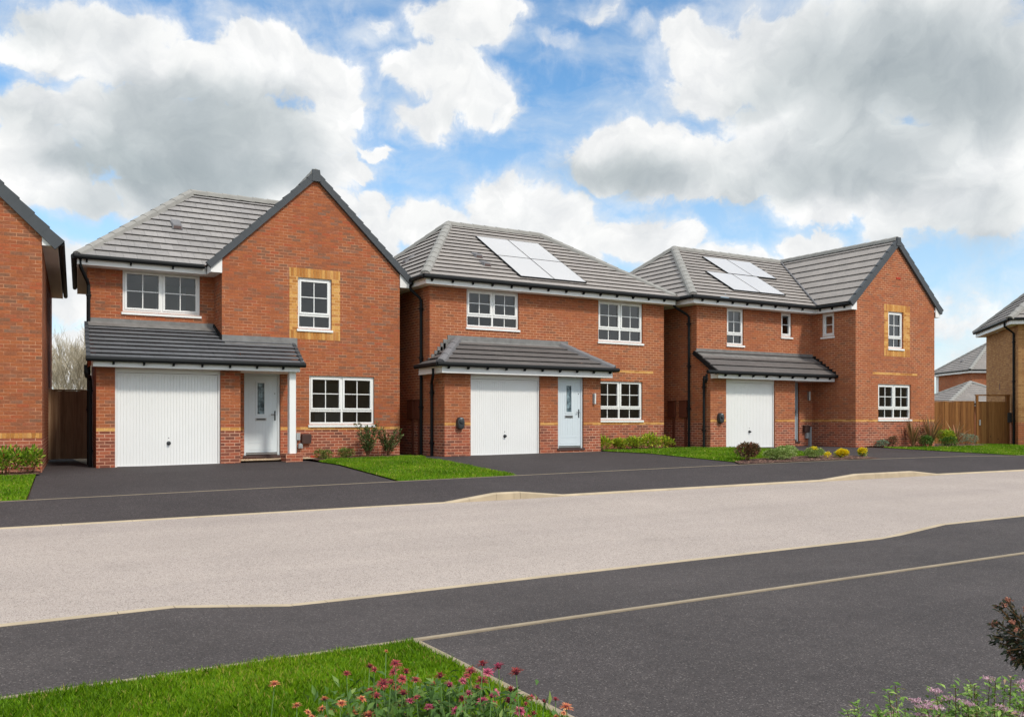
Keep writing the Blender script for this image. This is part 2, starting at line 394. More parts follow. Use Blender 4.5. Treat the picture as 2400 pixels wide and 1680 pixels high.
# ------------------------------------------------------------------ world: sky with clouds
def build_world():
    w = bpy.data.worlds.new('World'); scene.world = w; w.use_nodes = True
    t = w.node_tree; t.nodes.clear()
    N = NT.__new__(NT); N.t = t; N.mat = None
    out = t.nodes.new('ShaderNodeOutputWorld')
    d = t.nodes.new('ShaderNodeTexCoord').outputs['Generated']
    sx = N.n('SeparateXYZ'); N.l(d, sx.inputs[0])
    # azimuth measured from the street's view direction, and elevation
    mp = N.n('Mapping'); mp.inputs['Rotation'].default_value = (0, 0, TH); N.l(d, mp.inputs['Vector'])
    s2 = N.n('SeparateXYZ'); N.l(mp.outputs[0], s2.inputs[0])
    az = N.math('ARCTAN2', s2.outputs[0], s2.outputs[1]); el = N.math('ARCSINE', s2.outputs[2])
    ae = N.n('CombineXYZ'); N.l(az, ae.inputs[0]); N.l(el, ae.inputs[1])
    A = ae.outputs[0]
    def warp(vec, scale, amt, detail=5, rough=.6):
        n = N.n('TexNoise', _Scale=scale, _Detail=float(detail), _Roughness=rough); N.l(vec, n.inputs['Vector'])
        s = N.n('VectorMath', operation='SUBTRACT'); N.l(n.outputs['Color'], s.inputs[0]); s.inputs[1].default_value = (.5, .5, .5)
        m = N.n('VectorMath', operation='MULTIPLY_ADD'); N.l(s.outputs[0], m.inputs[0]); m.inputs[1].default_value = (amt, amt, 0); N.l(vec, m.inputs[2])
        return m.outputs[0]
    W1 = warp(warp(A, 6, .10, 3), 26, .045, 8, .62)
    W2 = warp(warp(A, 4, .14, 3), 15, .04, 5)
    def ae_of(px, py):
        X = (px-1200)/F; Z = (985-py)/F
        return math.atan(X), math.atan(Z/math.sqrt(1+X*X))
    def blob(vec, px, py, rx, ry, wt=1.0):
        a, e = ae_of(px, py); a1, _ = ae_of(px+rx, py); _, e1 = ae_of(px, py-ry)
        s = N.n('VectorMath', operation='SUBTRACT'); N.l(vec, s.inputs[0]); s.inputs[1].default_value = (a, e, 0)
        m = N.n('VectorMath', operation='MULTIPLY'); N.l(s.outputs[0], m.inputs[0]); m.inputs[1].default_value = (1/abs(a1-a), 1/abs(e1-e), 0)
        q = N.n('VectorMath', operation='LENGTH'); N.l(m.outputs[0], q.inputs[0])
        mr = N.n('MapRange', interpolation_type='SMOOTHSTEP'); N.l(q.outputs['Value'], mr.inputs['Value'])
        mr.inputs['From Min'].default_value = 1.35; mr.inputs['From Max'].default_value = .25; mr.inputs['To Min'].default_value = 0; mr.inputs['To Max'].default_value = wt
        return mr.outputs['Result']
    def union(vec, lst):
        acc = None
        for b in lst:
            o = blob(vec, *b)
            acc = o if acc is None else N.math('MAXIMUM', acc, o)
        return acc
    cum_ = [(610, 300, 240, 110), (740, 320, 120, 100), (240, 90, 260, 150), (60, 90, 120, 60, .8), (90, 260, 150, 110), (330, 300, 240, 160), (480, 170, 220, 100), (640, 130, 190, 110), (760, 170, 120, 110), (800, 240, 90, 90),
           (450, 400, 330, 130), (640, 420, 230, 130), (800, 400, 70, 50), (860, 350, 60, 26, .8), (100, 360, 160, 80, .9), (90, 420, 210, 110, .9), (200, 480, 140, 50, .8), (640, 500, 260, 80), (400, 500, 200, 70),
           (1080, 70, 150, 100), (1160, 40, 90, 60), (1020, 180, 150, 80), (1090, 230, 130, 90), (960, 170, 110, 60, .8), (1180, 270, 60, 50, .7), (1000, 280, 110, 60, .75),
           (540, 40, 120, 45, .4), (890, 60, 90, 60, .4), (1290, 90, 60, 26, .4), (1510, 60, 60, 40, .4), (1540, 130, 55, 60, .4), (1400, 20, 70, 30, .4),
           (1680, 110, 140, 110), (1620, 60, 90, 70), (1660, 200, 130, 90, .95), (1780, 120, 200, 160), (1950, 160, 330, 240), (2150, 100, 330, 260), (2300, 250, 260, 220), (1900, 330, 320, 190), (1750, 380, 260, 110), (2050, 380, 300, 130), (1980, 460, 280, 70),
           (1480, 320, 130, 70), (1430, 370, 160, 90), (1560, 380, 200, 90), (1740, 350, 60, 40), (1650, 440, 260, 60),
           (2330, 330, 140, 130), (2220, 430, 200, 110), (2330, 480, 200, 130), (2160, 520, 160, 70), (2080, 560, 90, 50, .8),
           (850, 500, 60, 70), (880, 580, 80, 90), (1010, 540, 150, 80), (1180, 490, 120, 120), (1270, 520, 170, 130), (1350, 600, 120, 150), (1480, 560, 110, 80), (1560, 590, 90, 90), (1900, 570, 110, 60), (1960, 620, 120, 60), (1700, 620, 200, 60, .7),
           (140, 640, 120, 90, .85), (180, 800, 150, 120, .8), (2250, 720, 200, 80, .5), (2330, 820, 260, 80, .55)]
    cum = [(c[0], c[1], c[2]*.93, c[3]*.9)+tuple(c[4:]) for c in cum_]
    field = union(W1, cum)
    det = N.noise(warp(A, 14, .05, 2), 30, 9, .62)
    field = N.math('ADD', field, N.math('MULTIPLY', N.math('SUBTRACT', det, .5), .95))
    # elsewhere on the dome: broken cloud
    away = N.n('MapRange', interpolation_type='SMOOTHSTEP'); N.l(N.math('ABSOLUTE', az), away.inputs['Value'])
    away.inputs['From Min'].default_value = .52; away.inputs['From Max'].default_value = .75
    hi = N.n('MapRange', interpolation_type='SMOOTHSTEP'); N.l(el, hi.inputs['Value']); hi.inputs['From Min'].default_value = .44; hi.inputs['From Max'].default_value = .62
    rest = N.math('MAXIMUM', away.outputs[0], hi.outputs[0])
    gen = N.math('ADD', N.math('MULTIPLY', N.math('SUBTRACT', N.noise(d, 3.2, 8, .6), .42), 4.2), .25)
    field = N.math('ADD', N.math('MULTIPLY', field, N.math('SUBTRACT', 1.0, rest)), N.math('MULTIPLY', gen, rest))
    al = N.n('MapRange', interpolation_type='SMOOTHSTEP'); N.l(field, al.inputs['Value']); al.inputs['From Min'].default_value = .20; al.inputs['From Max'].default_value = .62
    ha = N.n('MapRange', interpolation_type='SMOOTHSTEP'); N.l(N.math('ADD', field, N.math('MULTIPLY', N.math('SUBTRACT', N.noise(warp(A, 7, .16, 5), 11, 8, .65), .5), .7)), ha.inputs['Value']); ha.inputs['From Min'].default_value = -.12; ha.inputs['From Max'].default_value = .65; ha.inputs['To Max'].default_value = .62
    alpha = N.math('MAXIMUM', al.outputs[0], ha.outputs[0])
    grey = [(330, 320, 170, 100, .8), (480, 290, 220, 90, .9), (560, 360, 240, 110), (430, 420, 260, 70, .9), (260, 370, 160, 50, .9), (560, 440, 200, 60, .8), (40, 240, 120, 60, .35), (220, 90, 150, 90, .3), (70, 90, 90, 50, .6),
            (260, 385, 200, 40, .9), (60, 290, 130, 40, .6), (2000, 130, 320, 190, .95), (2230, 110, 260, 200, .95), (1850, 200, 200, 90, .55), (2080, 280, 300, 140, .8), (1900, 400, 250, 90, .75), (1800, 470, 230, 45, .8), (2080, 420, 220, 80, .7), (2330, 200, 200, 150, .7),
            (1420, 420, 170, 60, .9), (1560, 400, 170, 50, .6), (1480, 440, 230, 40, .7), (1740, 260, 90, 50, .6), (2240, 540, 250, 70, .7), (2350, 440, 120, 60, .6), (1060, 90, 120, 60, .2), (1080, 280, 120, 40, .25), (300, 470, 200, 50, .7), (180, 500, 160, 50, .55), (1250, 560, 200, 60, .2), (2150, 600, 200, 60, .4), (640, 520, 200, 40, .3), (150, 640, 130, 80, .35)]
    g = None
    for q in grey:
        o = N.math('SUBTRACT', 1.0, N.math('MULTIPLY', blob(W2, q[0], q[1], q[2]*1.12, q[3]*1.12, q[4] if len(q) > 4 else 1.0), .52))
        g = o if g is None else N.math('MULTIPLY', g, o)
    g = N.math('SUBTRACT', 1.0, g)
    g = N.math('ADD', g, N.math('MULTIPLY', N.math('SUBTRACT', N.noise(W1, 9, 6, .55), .5), .35))
    g = N.math('ADD', N.math('MULTIPLY', g, N.math('SUBTRACT', 1.0, rest)), N.math('MULTIPLY', N.noise(d, 2.6, 4), rest), clamp=True)
    cc = N.ramp(g, [(0, srgb(254, 253, 252)), (.25, srgb(240, 241, 241)), (.55, srgb(211, 216, 218)), (.9, srgb(178, 187, 191))])
    # puffs of brightness inside the cloud
    cc = N.mix(1.0, cc, N.ramp(N.noise(W1, 16, 7, .6), [(.3, (.84, .86, .88, 1)), (.6, (1.06, 1.06, 1.05, 1))]), 'MULTIPLY')
    for sc, lo in ((17.0, .91), (40.0, .955)):
        vo = N.n('TexVoronoi', feature='SMOOTH_F1', _Scale=sc, _Smoothness=.6); N.l(warp(W1, 30, .03, 4), vo.inputs['Vector'])
        cc = N.mix(1.0, cc, N.ramp(vo.outputs['Distance'], [(.12, (1.03, 1.03, 1.03, 1)), (.62, (lo, lo+.008, lo+.015, 1))]), 'MULTIPLY')
    sky = N.n('TexSky', sky_type='NISHITA'); sky.sun_disc = False
    sky.sun_elevation = SUN_EL; sky.sun_rotation = SUN_ROT
    sky.altitude = 50; sky.air_density = 1.0; sky.dust_density = .6; sky.ozone_density = 2.0
    # thin high veil of cirrus
    wv = N.n('Mapping'); wv.inputs['Rotation'].default_value = (0, 0, -.5); wv.inputs['Scale'].default_value = (5, 17, 1); N.l(warp(A, 4, .10, 4), wv.inputs['Vector'])
    cir = N.ramp(N.noise(wv.outputs[0], 1.0, 8, .6), [(.42, (0, 0, 0, 1)), (.80, (.66, .66, .66, 1))])
    veil = N.n('MapRange'); N.l(el, veil.inputs['Value']); veil.inputs['From Min'].default_value = .05; veil.inputs['From Max'].default_value = .36; veil.inputs['To Min'].default_value = .5; veil.inputs['To Max'].default_value = .0
    b1 = N.n('Background', _Strength=.125); 
    skyc = N.mix(1.0, sky.outputs[0], (.76, 1.06, 1.17, 1), 'MULTIPLY'); N.l(skyc, b1.inputs['Color'])
    b2 = N.n('Background', _Strength=.78); N.l(cc, b2.inputs['Color'])
    # all cloud outside the view is brightened, as added fill for the house fronts
    N.l(N.math('ADD', .79, N.math('MULTIPLY', rest, .62)), b2.inputs['Strength'])
    b3 = N.n('Background', _Strength=.72, _Color=srgb(232, 241, 248))
    m0 = N.n('MixShader'); N.l(N.math('MAXIMUM', cir, veil.outputs[0]), m0.inputs[0]); N.l(b1.outputs[0], m0.inputs[1]); N.l(b3.outputs[0], m0.inputs[2])
    m1 = N.n('MixShader'); N.l(alpha, m1.inputs[0]); N.l(m0.outputs[0], m1.inputs[1]); N.l(b2.outputs[0], m1.inputs[2])
    N.l(m1.outputs[0], out.inputs['Surface'])
    w.cycles.sampling_method = 'MANUAL'; w.cycles.sample_map_resolution = 1024

SUN_EL = math.radians(47)
# sun stands over the near side of the street, a little to the right
SUN_DIR = Vector((.25, -1.0, 0)).normalized()*math.cos(SUN_EL)+Vector((0, 0, math.sin(SUN_EL)))
SUN_ROT = math.atan2(SUN_DIR.x, SUN_DIR.y)
build_world()
sl = bpy.data.lights.new('sun', 'SUN'); sl.energy = 2.0; sl.angle = math.radians(6.0); sl.color = (1, .94, .84)
so = bpy.data.objects.new('sun', sl); COL.objects.link(so); so.rotation_euler = SUN_DIR.to_track_quat('Z', 'Y').to_euler(); so.location = (10, -20, 40)

cam = bpy.data.cameras.new('camera'); cam.lens = F/2400*36; cam.sensor_width = 36; cam.shift_y = (985-840)/2400; cam.clip_end = 6000; cam.clip_start = .05
co = bpy.data.objects.new('camera', cam); COL.objects.link(co); co.location = (0, 0, H); co.rotation_euler = (math.pi/2, 0, -TH); scene.camera = co
scene.view_settings.view_transform = 'Standard'; scene.view_settings.look = 'None'; scene.view_settings.exposure = 0.4; scene.view_settings.gamma = 1
scene.cycles.max_bounces = 6; scene.cycles.transparent_max_bounces = 8; scene.cycles.use_denoising = True

# ------------------------------------------------------------------ ground sheets
def sheet(name, mat, us, vs, zf, kind='structure'):
    b = MB()
    for i in range(len(us)-1):
        for j in range(len(vs)-1):
            b.face([(u, v, zf(u, v)) for u, v in ((us[i], vs[j]), (us[i+1], vs[j]), (us[i+1], vs[j+1]), (us[i], vs[j+1]))])
    o = b.build(name, mat); o['kind'] = kind; return o
def clip(poly, axis, lim, keep_less):
    out = []
    for i in range(len(poly)):
        p, q = poly[i], poly[(i+1) % len(poly)]
        ip = (p[axis] <= lim) if keep_less else (p[axis] >= lim); iq = (q[axis] <= lim) if keep_less else (q[axis] >= lim)
        if ip: out.append(p)
        if ip != iq:
            f = (lim-p[axis])/(q[axis]-p[axis]); out.append(tuple(p[k]+f*(q[k]-p[k]) for k in range(len(p))))
    return out
def patch(name, mat, poly, zf, off, cell=.8, kind='structure'):
    b = MB(); us = [p[0] for p in poly]; vs = [p[1] for p in poly]
    u = math.floor(min(us)/cell)*cell
    while u < max(us):
        strip = clip(clip(poly, 0, u, False), 0, u+cell, True)
        v = math.floor(min(vs)/cell)*cell
        while v < max(vs):
            c = clip(clip(strip, 1, v, False), 1, v+cell, True) if len(strip) > 2 else []
            if len(c) > 2: b.face([(p[0], p[1], zf(*p)+off) for p in c])
            v += cell
        u += cell
    o = b.build(name, mat); o['kind'] = kind; return o
FU = [-2000, -500, -150, -60, -30]+[x for x in range(-20, 61, 2)]+[80, 130, 300, 700, 2500]
FV = [-2000, -400, -100, -60, -38, -34, -30, -27, -24, -21, -18, -16, -13, -10, 0, 3, V1, V2-.2, V4+.2, V5, 18, 21, 24, 27, 32, 45, 80, 150, 400, 1000, 3000]
def base_z(u, v):
    f = min(1, max(0, (-16-v)/22)); return gz(u, v)-.14+6.6*f*f*(3-2*f)     # unseen bank behind the viewer, added to darken the lower window reflections
sheet('ground', M['ground'], FU, FV, base_z)
RUU = [x*.5 for x in range(-60, 181)]
sheet('road', M['road'], RUU, [V2-.02, 9.5, 11, 12.5, V4+.02], road_z)
sheet('pavement', M['tarmac_far'], RUU, [V4+.12, 14.5, 15.2, V5], far_path_z)
sheet('pavement.001', M['tarmac'], RUU, [V1, 7, 7.6, V2-.12], near_path_z)
def strip(name, mat, v0, v1, zf, h, us):
    b = MB()
    for i in range(len(us)-1):
        a, c = us[i], us[i+1]; lo = min(zf(a), zf(c))-.2
        b.hexa([(a, v0, lo), (c, v0, lo), (c, v1, lo), (a, v1, lo), (a, v0, zf(a)+h), (c, v0, zf(c)+h), (c, v1, zf(c)+h), (a, v1, zf(a)+h)])
    o = b.build(name, mat); o['kind'] = 'structure'; return o
# kerbs are laid as single stones with fine joints
def kerb(name, v0, v1, top, brk):
    us = sorted(set([round(-20+.915*i, 3) for i in range(88)]+brk)); b = MB()
    for i in range(len(us)-1):
        a, c = us[i]+.003, us[i+1]-.003
        za, zc = top(a), top(c); ch = .022
        near_road = v0 if abs(v0-V4) < .01 else v1; other = v1 if near_road == v0 else v0
        s = 1 if other > near_road else -1
        pts = lambda u, z: [(u, near_road, z-.4), (u, near_road, z-ch), (u, near_road+s*ch, z), (u, other, z), (u, other, z-.4)]
        A, C = pts(a, za), pts(c, zc)
        for k in range(4): b.face([A[k], C[k], C[k+1], A[k+1]])
        b.face(A); b.face(C[::-1])
    o = b.build(name, M['concrete']); o['kind'] = 'structure'; return o
kerb('kerb', V4, V4+.125, lambda u: road_z(u, V4)+far_kerb_h(u), [7.0, 8.0, 8.5, 9.5, 16.6, 17.8, 19.9, 20.95])
kerb('kerb.001', V2-.125, V2, lambda u: road_z(u, V2)+near_kerb_h(u), [1.5, 2.55, 11.2, 12.5])
strip('edging', M['edging'], V5, V5+.04, lambda u: gz(u, V5), .006, RUU)
strip('edging.001', M['edging'], V1-.055, V1, lambda u: gz(u, V1), .012, RUU)
strip('edging.002', M['edging'], 6.19-.0, 6.195, lambda u: gz(u, 6.19), .001, [2.9, 2.95])
b = MB()
for k in range(10):
    v0, v1 = V1-.06-.9*k, V1-.06-.9*(k+1)+.004
    b.hexa([(2.83, v1, -1.9), (2.89, v1, -1.9), (2.89, v0, -1.9), (2.83, v0, -1.9), (2.83, v1, gz(2.85, v1)+.014), (2.89, v1, gz(2.85, v1)+.014), (2.89, v0, gz(2.85, v0)+.014), (2.83, v0, gz(2.85, v0)+.014)])
tag(b.build('edging', M['edging']), kind='structure')
patch('driveway', M['tarmac'], [(2.89, -12), (40, -12), (40, V1-.05), (2.89, V1-.05)], gz, .0, 1.5)
patch('driveway', M['tarmac_far'], [(.72, V5+.03), (7.0, V5+.03), (7.0, 21.6), (5.6, 21.9), (5.3, 22.6), (2.3, 21.6), (2.3, 29), (-.4, 29), (1.05, 19.7)], gz, -.01)
patch('driveway', M['tarmac_far'], [(9.69, V5+.03), (16.1, V5+.03), (16.42, 16.4), (15.75, 20.6), (15.75, 21.3), (10.2, 21.5), (9.69, 20.6)], gz, -.01)
patch('driveway', M['tarmac_far'], [(20.9, V5+.03), (28.2, V5+.03), (26.9, 17.6), (25.8, 19.2), (25.5, 19.6), (25.2, 19.7), (25.2, 21.5), (23.4, 21.5), (23.4, 21.0), (19.8, 21.0), (20.47, 20.75), (21.25, 17.44)], gz, -.01)
patch('path', M['tarmac_far'], [(9.95, 20.6), (10.65, 20.6), (10.65, 28), (9.95, 28)], gz, -.02)
patch('path', M['tarmac_far'], [(18.9, 21.4), (19.75, 21.4), (19.75, 28), (18.9, 28)], gz, -.02)
LAWN = {'lawn': [(-14, -12), (2.83, -12), (2.83, V1-.06), (-14, V1-.06)],
        'lawn_a': [(7.03, V5+.05), (9.67, V5+.05), (9.67, 20.5), (9.95, 20.8), (9.95, 21.75), (7.6, 21.35), (7.05, 20.7)],
        'lawn_b': [(16.42, 16.42), (17.1, 16.75), (18.6, 16.95), (20.1, 17.05), (20.7, 17.2), (21.25, 17.44), (20.47, 20.7), (19.75, 21.3), (18.9, 21.25), (15.8, 21.2), (15.72, 20.6)],
        'lawn_c': [(28.2, V5+.05), (60, V5+.05), (60, 23.5), (36.0, 22.6), (34.6, 20.7), (32.3, 19.8), (29.4, 19.2), (26.3, 19.2), (25.85, 19.15), (26.95, 17.6)],
        'lawn_d': [(-10, V5+.05), (.70, V5+.05), (1.03, 19.6), (-10, 19.3)]}
for k, p in LAWN.items(): patch('lawn', M['lawn'], p, gz, .008)
patch('flower_bed', M['mulch'], [(16.05, V5+.04), (21.4, V5+.04), (21.2, 17.1), (20.7, 17.25), (20.1, 17.1), (18.6, 17.0), (17.1, 16.8), (16.42, 16.45)], gz, .02, .5)
patch('flower_bed', M['mulch'], [(7.2, 21.2), (9.95, 21.65), (9.95, 22.5), (7.1, 22.5)], gz, .012, .5)
patch('flower_bed', M['mulch'], [(15.7, 21.1), (18.95, 21.2), (18.95, 22.0), (15.7, 22.0)], gz, .02, .5)
patch('flower_bed', M['mulch'], [(25.9, 19.2), (29.4, 19.2), (32.3, 19.8), (34.6, 20.7), (36.0, 22.6), (34.5, 24), (29.4, 24), (29.4, 19.62), (25.6, 19.62)], gz, .03, .6)
patch('flower_bed', M['mulch'], [(-4, 19.35), (1.1, 19.65), (1.15, 20.6), (-4, 20)], gz, .02, .5)
patch('flower_bed', M['mulch'], [(-.2, 1.2), (2.8, 1.2), (2.8, 3.9), (.6, 3.9), (-.2, 3.4)], gz, .015, .5)
patch('gravel', M['gravel'], [(5.42, 21.5), (7.25, 21.5), (7.35, 22.45), (5.42, 22.45)], gz, .035, .5)

# ------------------------------------------------------------------ grass blades
def blades(name, poly, n, hgt, wid, zf, off=.0, lean=.5, clamp_fn=None):
    us = np.array([p[0] for p in poly]); vs = np.array([p[1] for p in poly])
    U = RNG.uniform(us.min(), us.max(), n*3); V = RNG.uniform(vs.min(), vs.max(), n*3)
    inside = np.zeros(len(U), bool); j = len(poly)-1
    for i in range(len(poly)):
        xi, yi, xj, yj = us[i], vs[i], us[j], vs[j]
        c = ((yi > V) != (yj > V)) & (U < (xj-xi)*(V-yi)/((yj-yi) if yj != yi else 1e-9)+xi)
        inside ^= c; j = i
    U = U[inside][:n]; V = V[inside][:n]; n = len(U)
    clump = .75+.5*(np.sin(U*5.1+np.sin(V*3.7)*2)*np.sin(V*4.3+np.cos(U*2.9)*2)*.5+.5)
    Z = np.array([zf(u, v) for u, v in zip(U, V)])+off+H
    a = RNG.uniform(0, 2*np.pi, n); h = hgt*RNG.uniform(.5, 1.25, n)*clump; ln = h*RNG.uniform(.1, lean*1.6, n)
    wa = RNG.uniform(0, 2*np.pi, n); w = wid*RNG.uniform(.7, 1.3, n)
    P = np.stack([U, V, Z], 1)
    S = np.stack([np.cos(wa), np.sin(wa), np.zeros(n)], 1)*w[:, None]*.5
    D = np.stack([np.cos(a)*ln, np.sin(a)*ln, h], 1); D1 = np.stack([np.cos(a)*ln*.3, np.sin(a)*ln*.3, h*.6], 1)
    verts = np.stack([P-S, P+S, P+D1+S*.75, P+D, P+D1-S*.75], 1).reshape(-1, 3)
    me = bpy.data.meshes.new(name)
    me.vertices.add(len(verts)); me.vertices.foreach_set('co', verts.ravel().astype(np.float32))
    me.loops.add(n*5); me.loops.foreach_set('vertex_index', np.arange(n*5, dtype=np.int32))
    me.polygons.add(n); me.polygons.foreach_set('loop_start', np.arange(0, n*5, 5, dtype=np.int32))
    at_ = me.attributes.new('rnd', 'FLOAT', 'FACE')
    r = np.clip(RNG.normal(.45, .2, n)+.18*(np.sin(U*2.3+1)*np.sin(V*2.9)), 0, 1); r[RNG.random(n) < .03] = 1
    at_.data.foreach_set('value', r.astype(np.float32))
    me.materials.append(M['grass']); me.update(calc_edges=True); me.validate()
    o = bpy.data.objects.new(name, me); COL.objects.link(o); o['kind'] = 'stuff'; return o
blades('grass', [(-.6, 3.3), (2.84, 2.6), (2.84, V1-.05), (-.6, V1-.05)], 110000, .042, .0055, gz)
blades('grass', LAWN['lawn_a'], 26000, .045, .014, gz)
blades('grass', LAWN['lawn_b'], 30000, .045, .016, gz)
blades('grass', [(28.2, V5+.05), (36, V5+.05), (38, 22), (36.0, 22.6), (34.6, 20.7), (32.3, 19.8), (29.4, 19.2), (26.3, 19.2), (25.85, 19.15), (26.95, 17.6)], 30000, .05, .02, gz)
blades('grass', [(-1.5, V5+.05), (.70, V5+.05), (1.03, 19.6), (-1.5, 19.55)], 16000, .045, .012, gz)
#PART2
# ------------------------------------------------------------------ building parts
PLZ = [None]     # height where the plinth brickwork ends
def wall_grid(b, Mf, a0, a1, z0, z1, ops=(), reveal=.12, mat=0, flip=False):
    """brick skin in (along, depth, height) with openings cut out and their reveals"""
    A = sorted({a0, a1}|{x for o in ops for x in (o[0], o[1]) if a0 < x < a1}); Z = sorted({z0, z1}|{x for o in ops for x in (o[2], o[3]) if z0 < x < z1}|({PLZ[0]} if PLZ[0] is not None and z0 < PLZ[0] < z1 else set()))
    for i in range(len(A)-1):
        for j in range(len(Z)-1):
            ca, cz = (A[i]+A[i+1])/2, (Z[j]+Z[j+1])/2
            if any(o[0] < ca < o[1] and o[2] < cz < o[3] for o in ops): continue
            b.face([Mf(A[i], 0, Z[j]), Mf(A[i+1], 0, Z[j]), Mf(A[i+1], 0, Z[j+1]), Mf(A[i], 0, Z[j+1])], 1 if PLZ[0] is not None and cz < PLZ[0] else mat)
    for o in ops:
        x0, x1, y0, y1 = o[:4]
        for p, q in (((x0, y0), (x0, y1)), ((x1, y0), (x1, y1)), ((x0, y1), (x1, y1)), ((x0, y0), (x1, y0))):
            b.face([Mf(p[0], 0, p[1]), Mf(q[0], 0, q[1]), Mf(q[0], reveal, q[1]), Mf(p[0], reveal, p[1])], mat)
def front(V): return lambda a, d, z: (a, V+d, z)
def leftside(U): return lambda a, d, z: (U+d, a, z)
def rightside(U): return lambda a, d, z: (U-d, a, z)

def window(house, org, Mf, a0, a1, z0, z1, cols=2, lower=.36, bars=(1, 1), dep=.055, sill=True, flip=1):
    """casement window: outer frame, mullion, transom, sashes and glazing bars in one mesh; panes and sill are its children"""
    b = MB(org); g = MB(org)
    D0, D1 = dep, dep+.07
    fw = .05
    b.mbox(Mf, a0, a0+fw, D0, D1, z0, z1); b.mbox(Mf, a1-fw, a1, D0, D1, z0, z1)
    b.mbox(Mf, a0+fw, a1-fw, D0, D1, z1-fw, z1); b.mbox(Mf, a0+fw, a1-fw, D0, D1, z0, z0+fw*1.1)
    cw = (a1-a0-2*fw)/cols; zt = z0+fw+lower if lower else z0+fw*1.1
    if lower: b.mbox(Mf, a0+fw, a1-fw, D0+.003, D1, zt-.025, zt+.028)
    for c in range(cols):
        x0, x1 = a0+fw+c*cw, a0+fw+(c+1)*cw
        if c: b.mbox(Mf, x0-.024, x0+.024, D0+.006, D1-.003, z0+fw*1.1, z1-fw)
        xi0, xi1 = x0+(.026 if c else .002), x1-(.026 if c < cols-1 else .002)
        if lower:
            yl0, yl1 = z0+fw*1.1, zt-.025
            g.face([Mf(xi0, D0+.045, yl0), Mf(xi1, D0+.045, yl0), Mf(xi1, D0+.045, yl1), Mf(xi0, D0+.045, yl1)])
            m = (xi0+xi1)/2; b.mbox(Mf, m-.010, m+.010, D0+.030, D0+.052, yl0, yl1)
        ys0, ys1 = (zt+.028 if lower else z0+fw*1.1), z1-fw
        sw = .048; E0 = D0-.014
        b.mbox(Mf, xi0, xi0+sw, E0, D1-.01, ys0+.002, ys1-.002); b.mbox(Mf, xi1-sw, xi1, E0, D1-.01, ys0+.002, ys1-.002)
        b.mbox(Mf, xi0+sw, xi1-sw, E0+.001, D1-.01, ys0+.002, ys0+sw); b.mbox(Mf, xi0+sw, xi1-sw, E0+.001, D1-.01, ys1-sw, ys1-.002)
        p0, p1, q0, q1 = xi0+sw, xi1-sw, ys0+sw, ys1-sw
        g.face([Mf(p0, D0+.03, q0), Mf(p1, D0+.03, q0), Mf(p1, D0+.03, q1), Mf(p0, D0+.03, q1)])
        for k in range(bars[0]):
            m = p0+(p1-p0)*(k+1)/(bars[0]+1); b.mbox(Mf, m-.011, m+.011, D0+.016, D0+.04, q0, q1)
        for k in range(bars[1]):
            m = q0+(q1-q0)*(k+1)/(bars[1]+1); b.mbox(Mf, p0, p1, D0+.018, D0+.038, m-.011, m+.011)
    w = b.build('window', M['upvc'], house)
    g.build('pane', M['glass'], w)
    if sill:
        s = MB(org)
        s.hexa([Mf(a0-.03, -.035, z0-.075), Mf(a1+.03, -.035, z0-.075), Mf(a1+.03, D0+.05, z0-.06), Mf(a0-.03, D0+.05, z0-.06), Mf(a0-.03, -.035, z0-.02), Mf(a1+.03, -.035, z0-.02), Mf(a1+.03, D0+.05, z0+.004), Mf(a0-.03, D0+.05, z0+.004)])
        s.build('sill', M['upvc'], w)
    return w
def room(b, Mf, a0, a1, z0, z1, depth=3.4, ex=.7):
    """the bare room behind a window"""
    b.cut(); x0, x1, d0 = a0-ex, a1+ex, .16
    f = lambda *q: [Mf(*p) for p in q]
    lo, hi = z0-.9 if z0-.9 > -1.0 else z0-.8, z1+.12
    b.face(f((x0, depth, lo), (x1, depth, lo), (x1, depth, hi), (x0, depth, hi)), 0)
    b.face(f((x0, d0, lo), (x0, depth, lo), (x0, depth, hi), (x0, d0, hi)), 0)
    b.face(f((x1, d0, lo), (x1, depth, lo), (x1, depth, hi), (x1, d0, hi)), 0)
    b.face(f((x0, d0, lo), (x1, d0, lo), (x1, depth, lo), (x0, depth, lo)), 1)
    b.face(f((x0, d0, hi), (x1, d0, hi), (x1, depth, hi), (x0, depth, hi)), 0)
    # inner leaf of the wall round the opening and a door in the far wall
    for q in ((x0, a0, lo, hi), (a1, x1, lo, hi), (a0, a1, lo, z0), (a0, a1, z1, hi)):
        b.face(f((q[0], d0, q[2]), (q[1], d0, q[2]), (q[1], d0, q[3]), (q[0], d0, q[3])), 0)
    dx = x0+(x1-x0)*.62
    b.mbox(Mf, dx, dx+.8, depth-.05, depth-.01, lo, lo+2.0, 2)

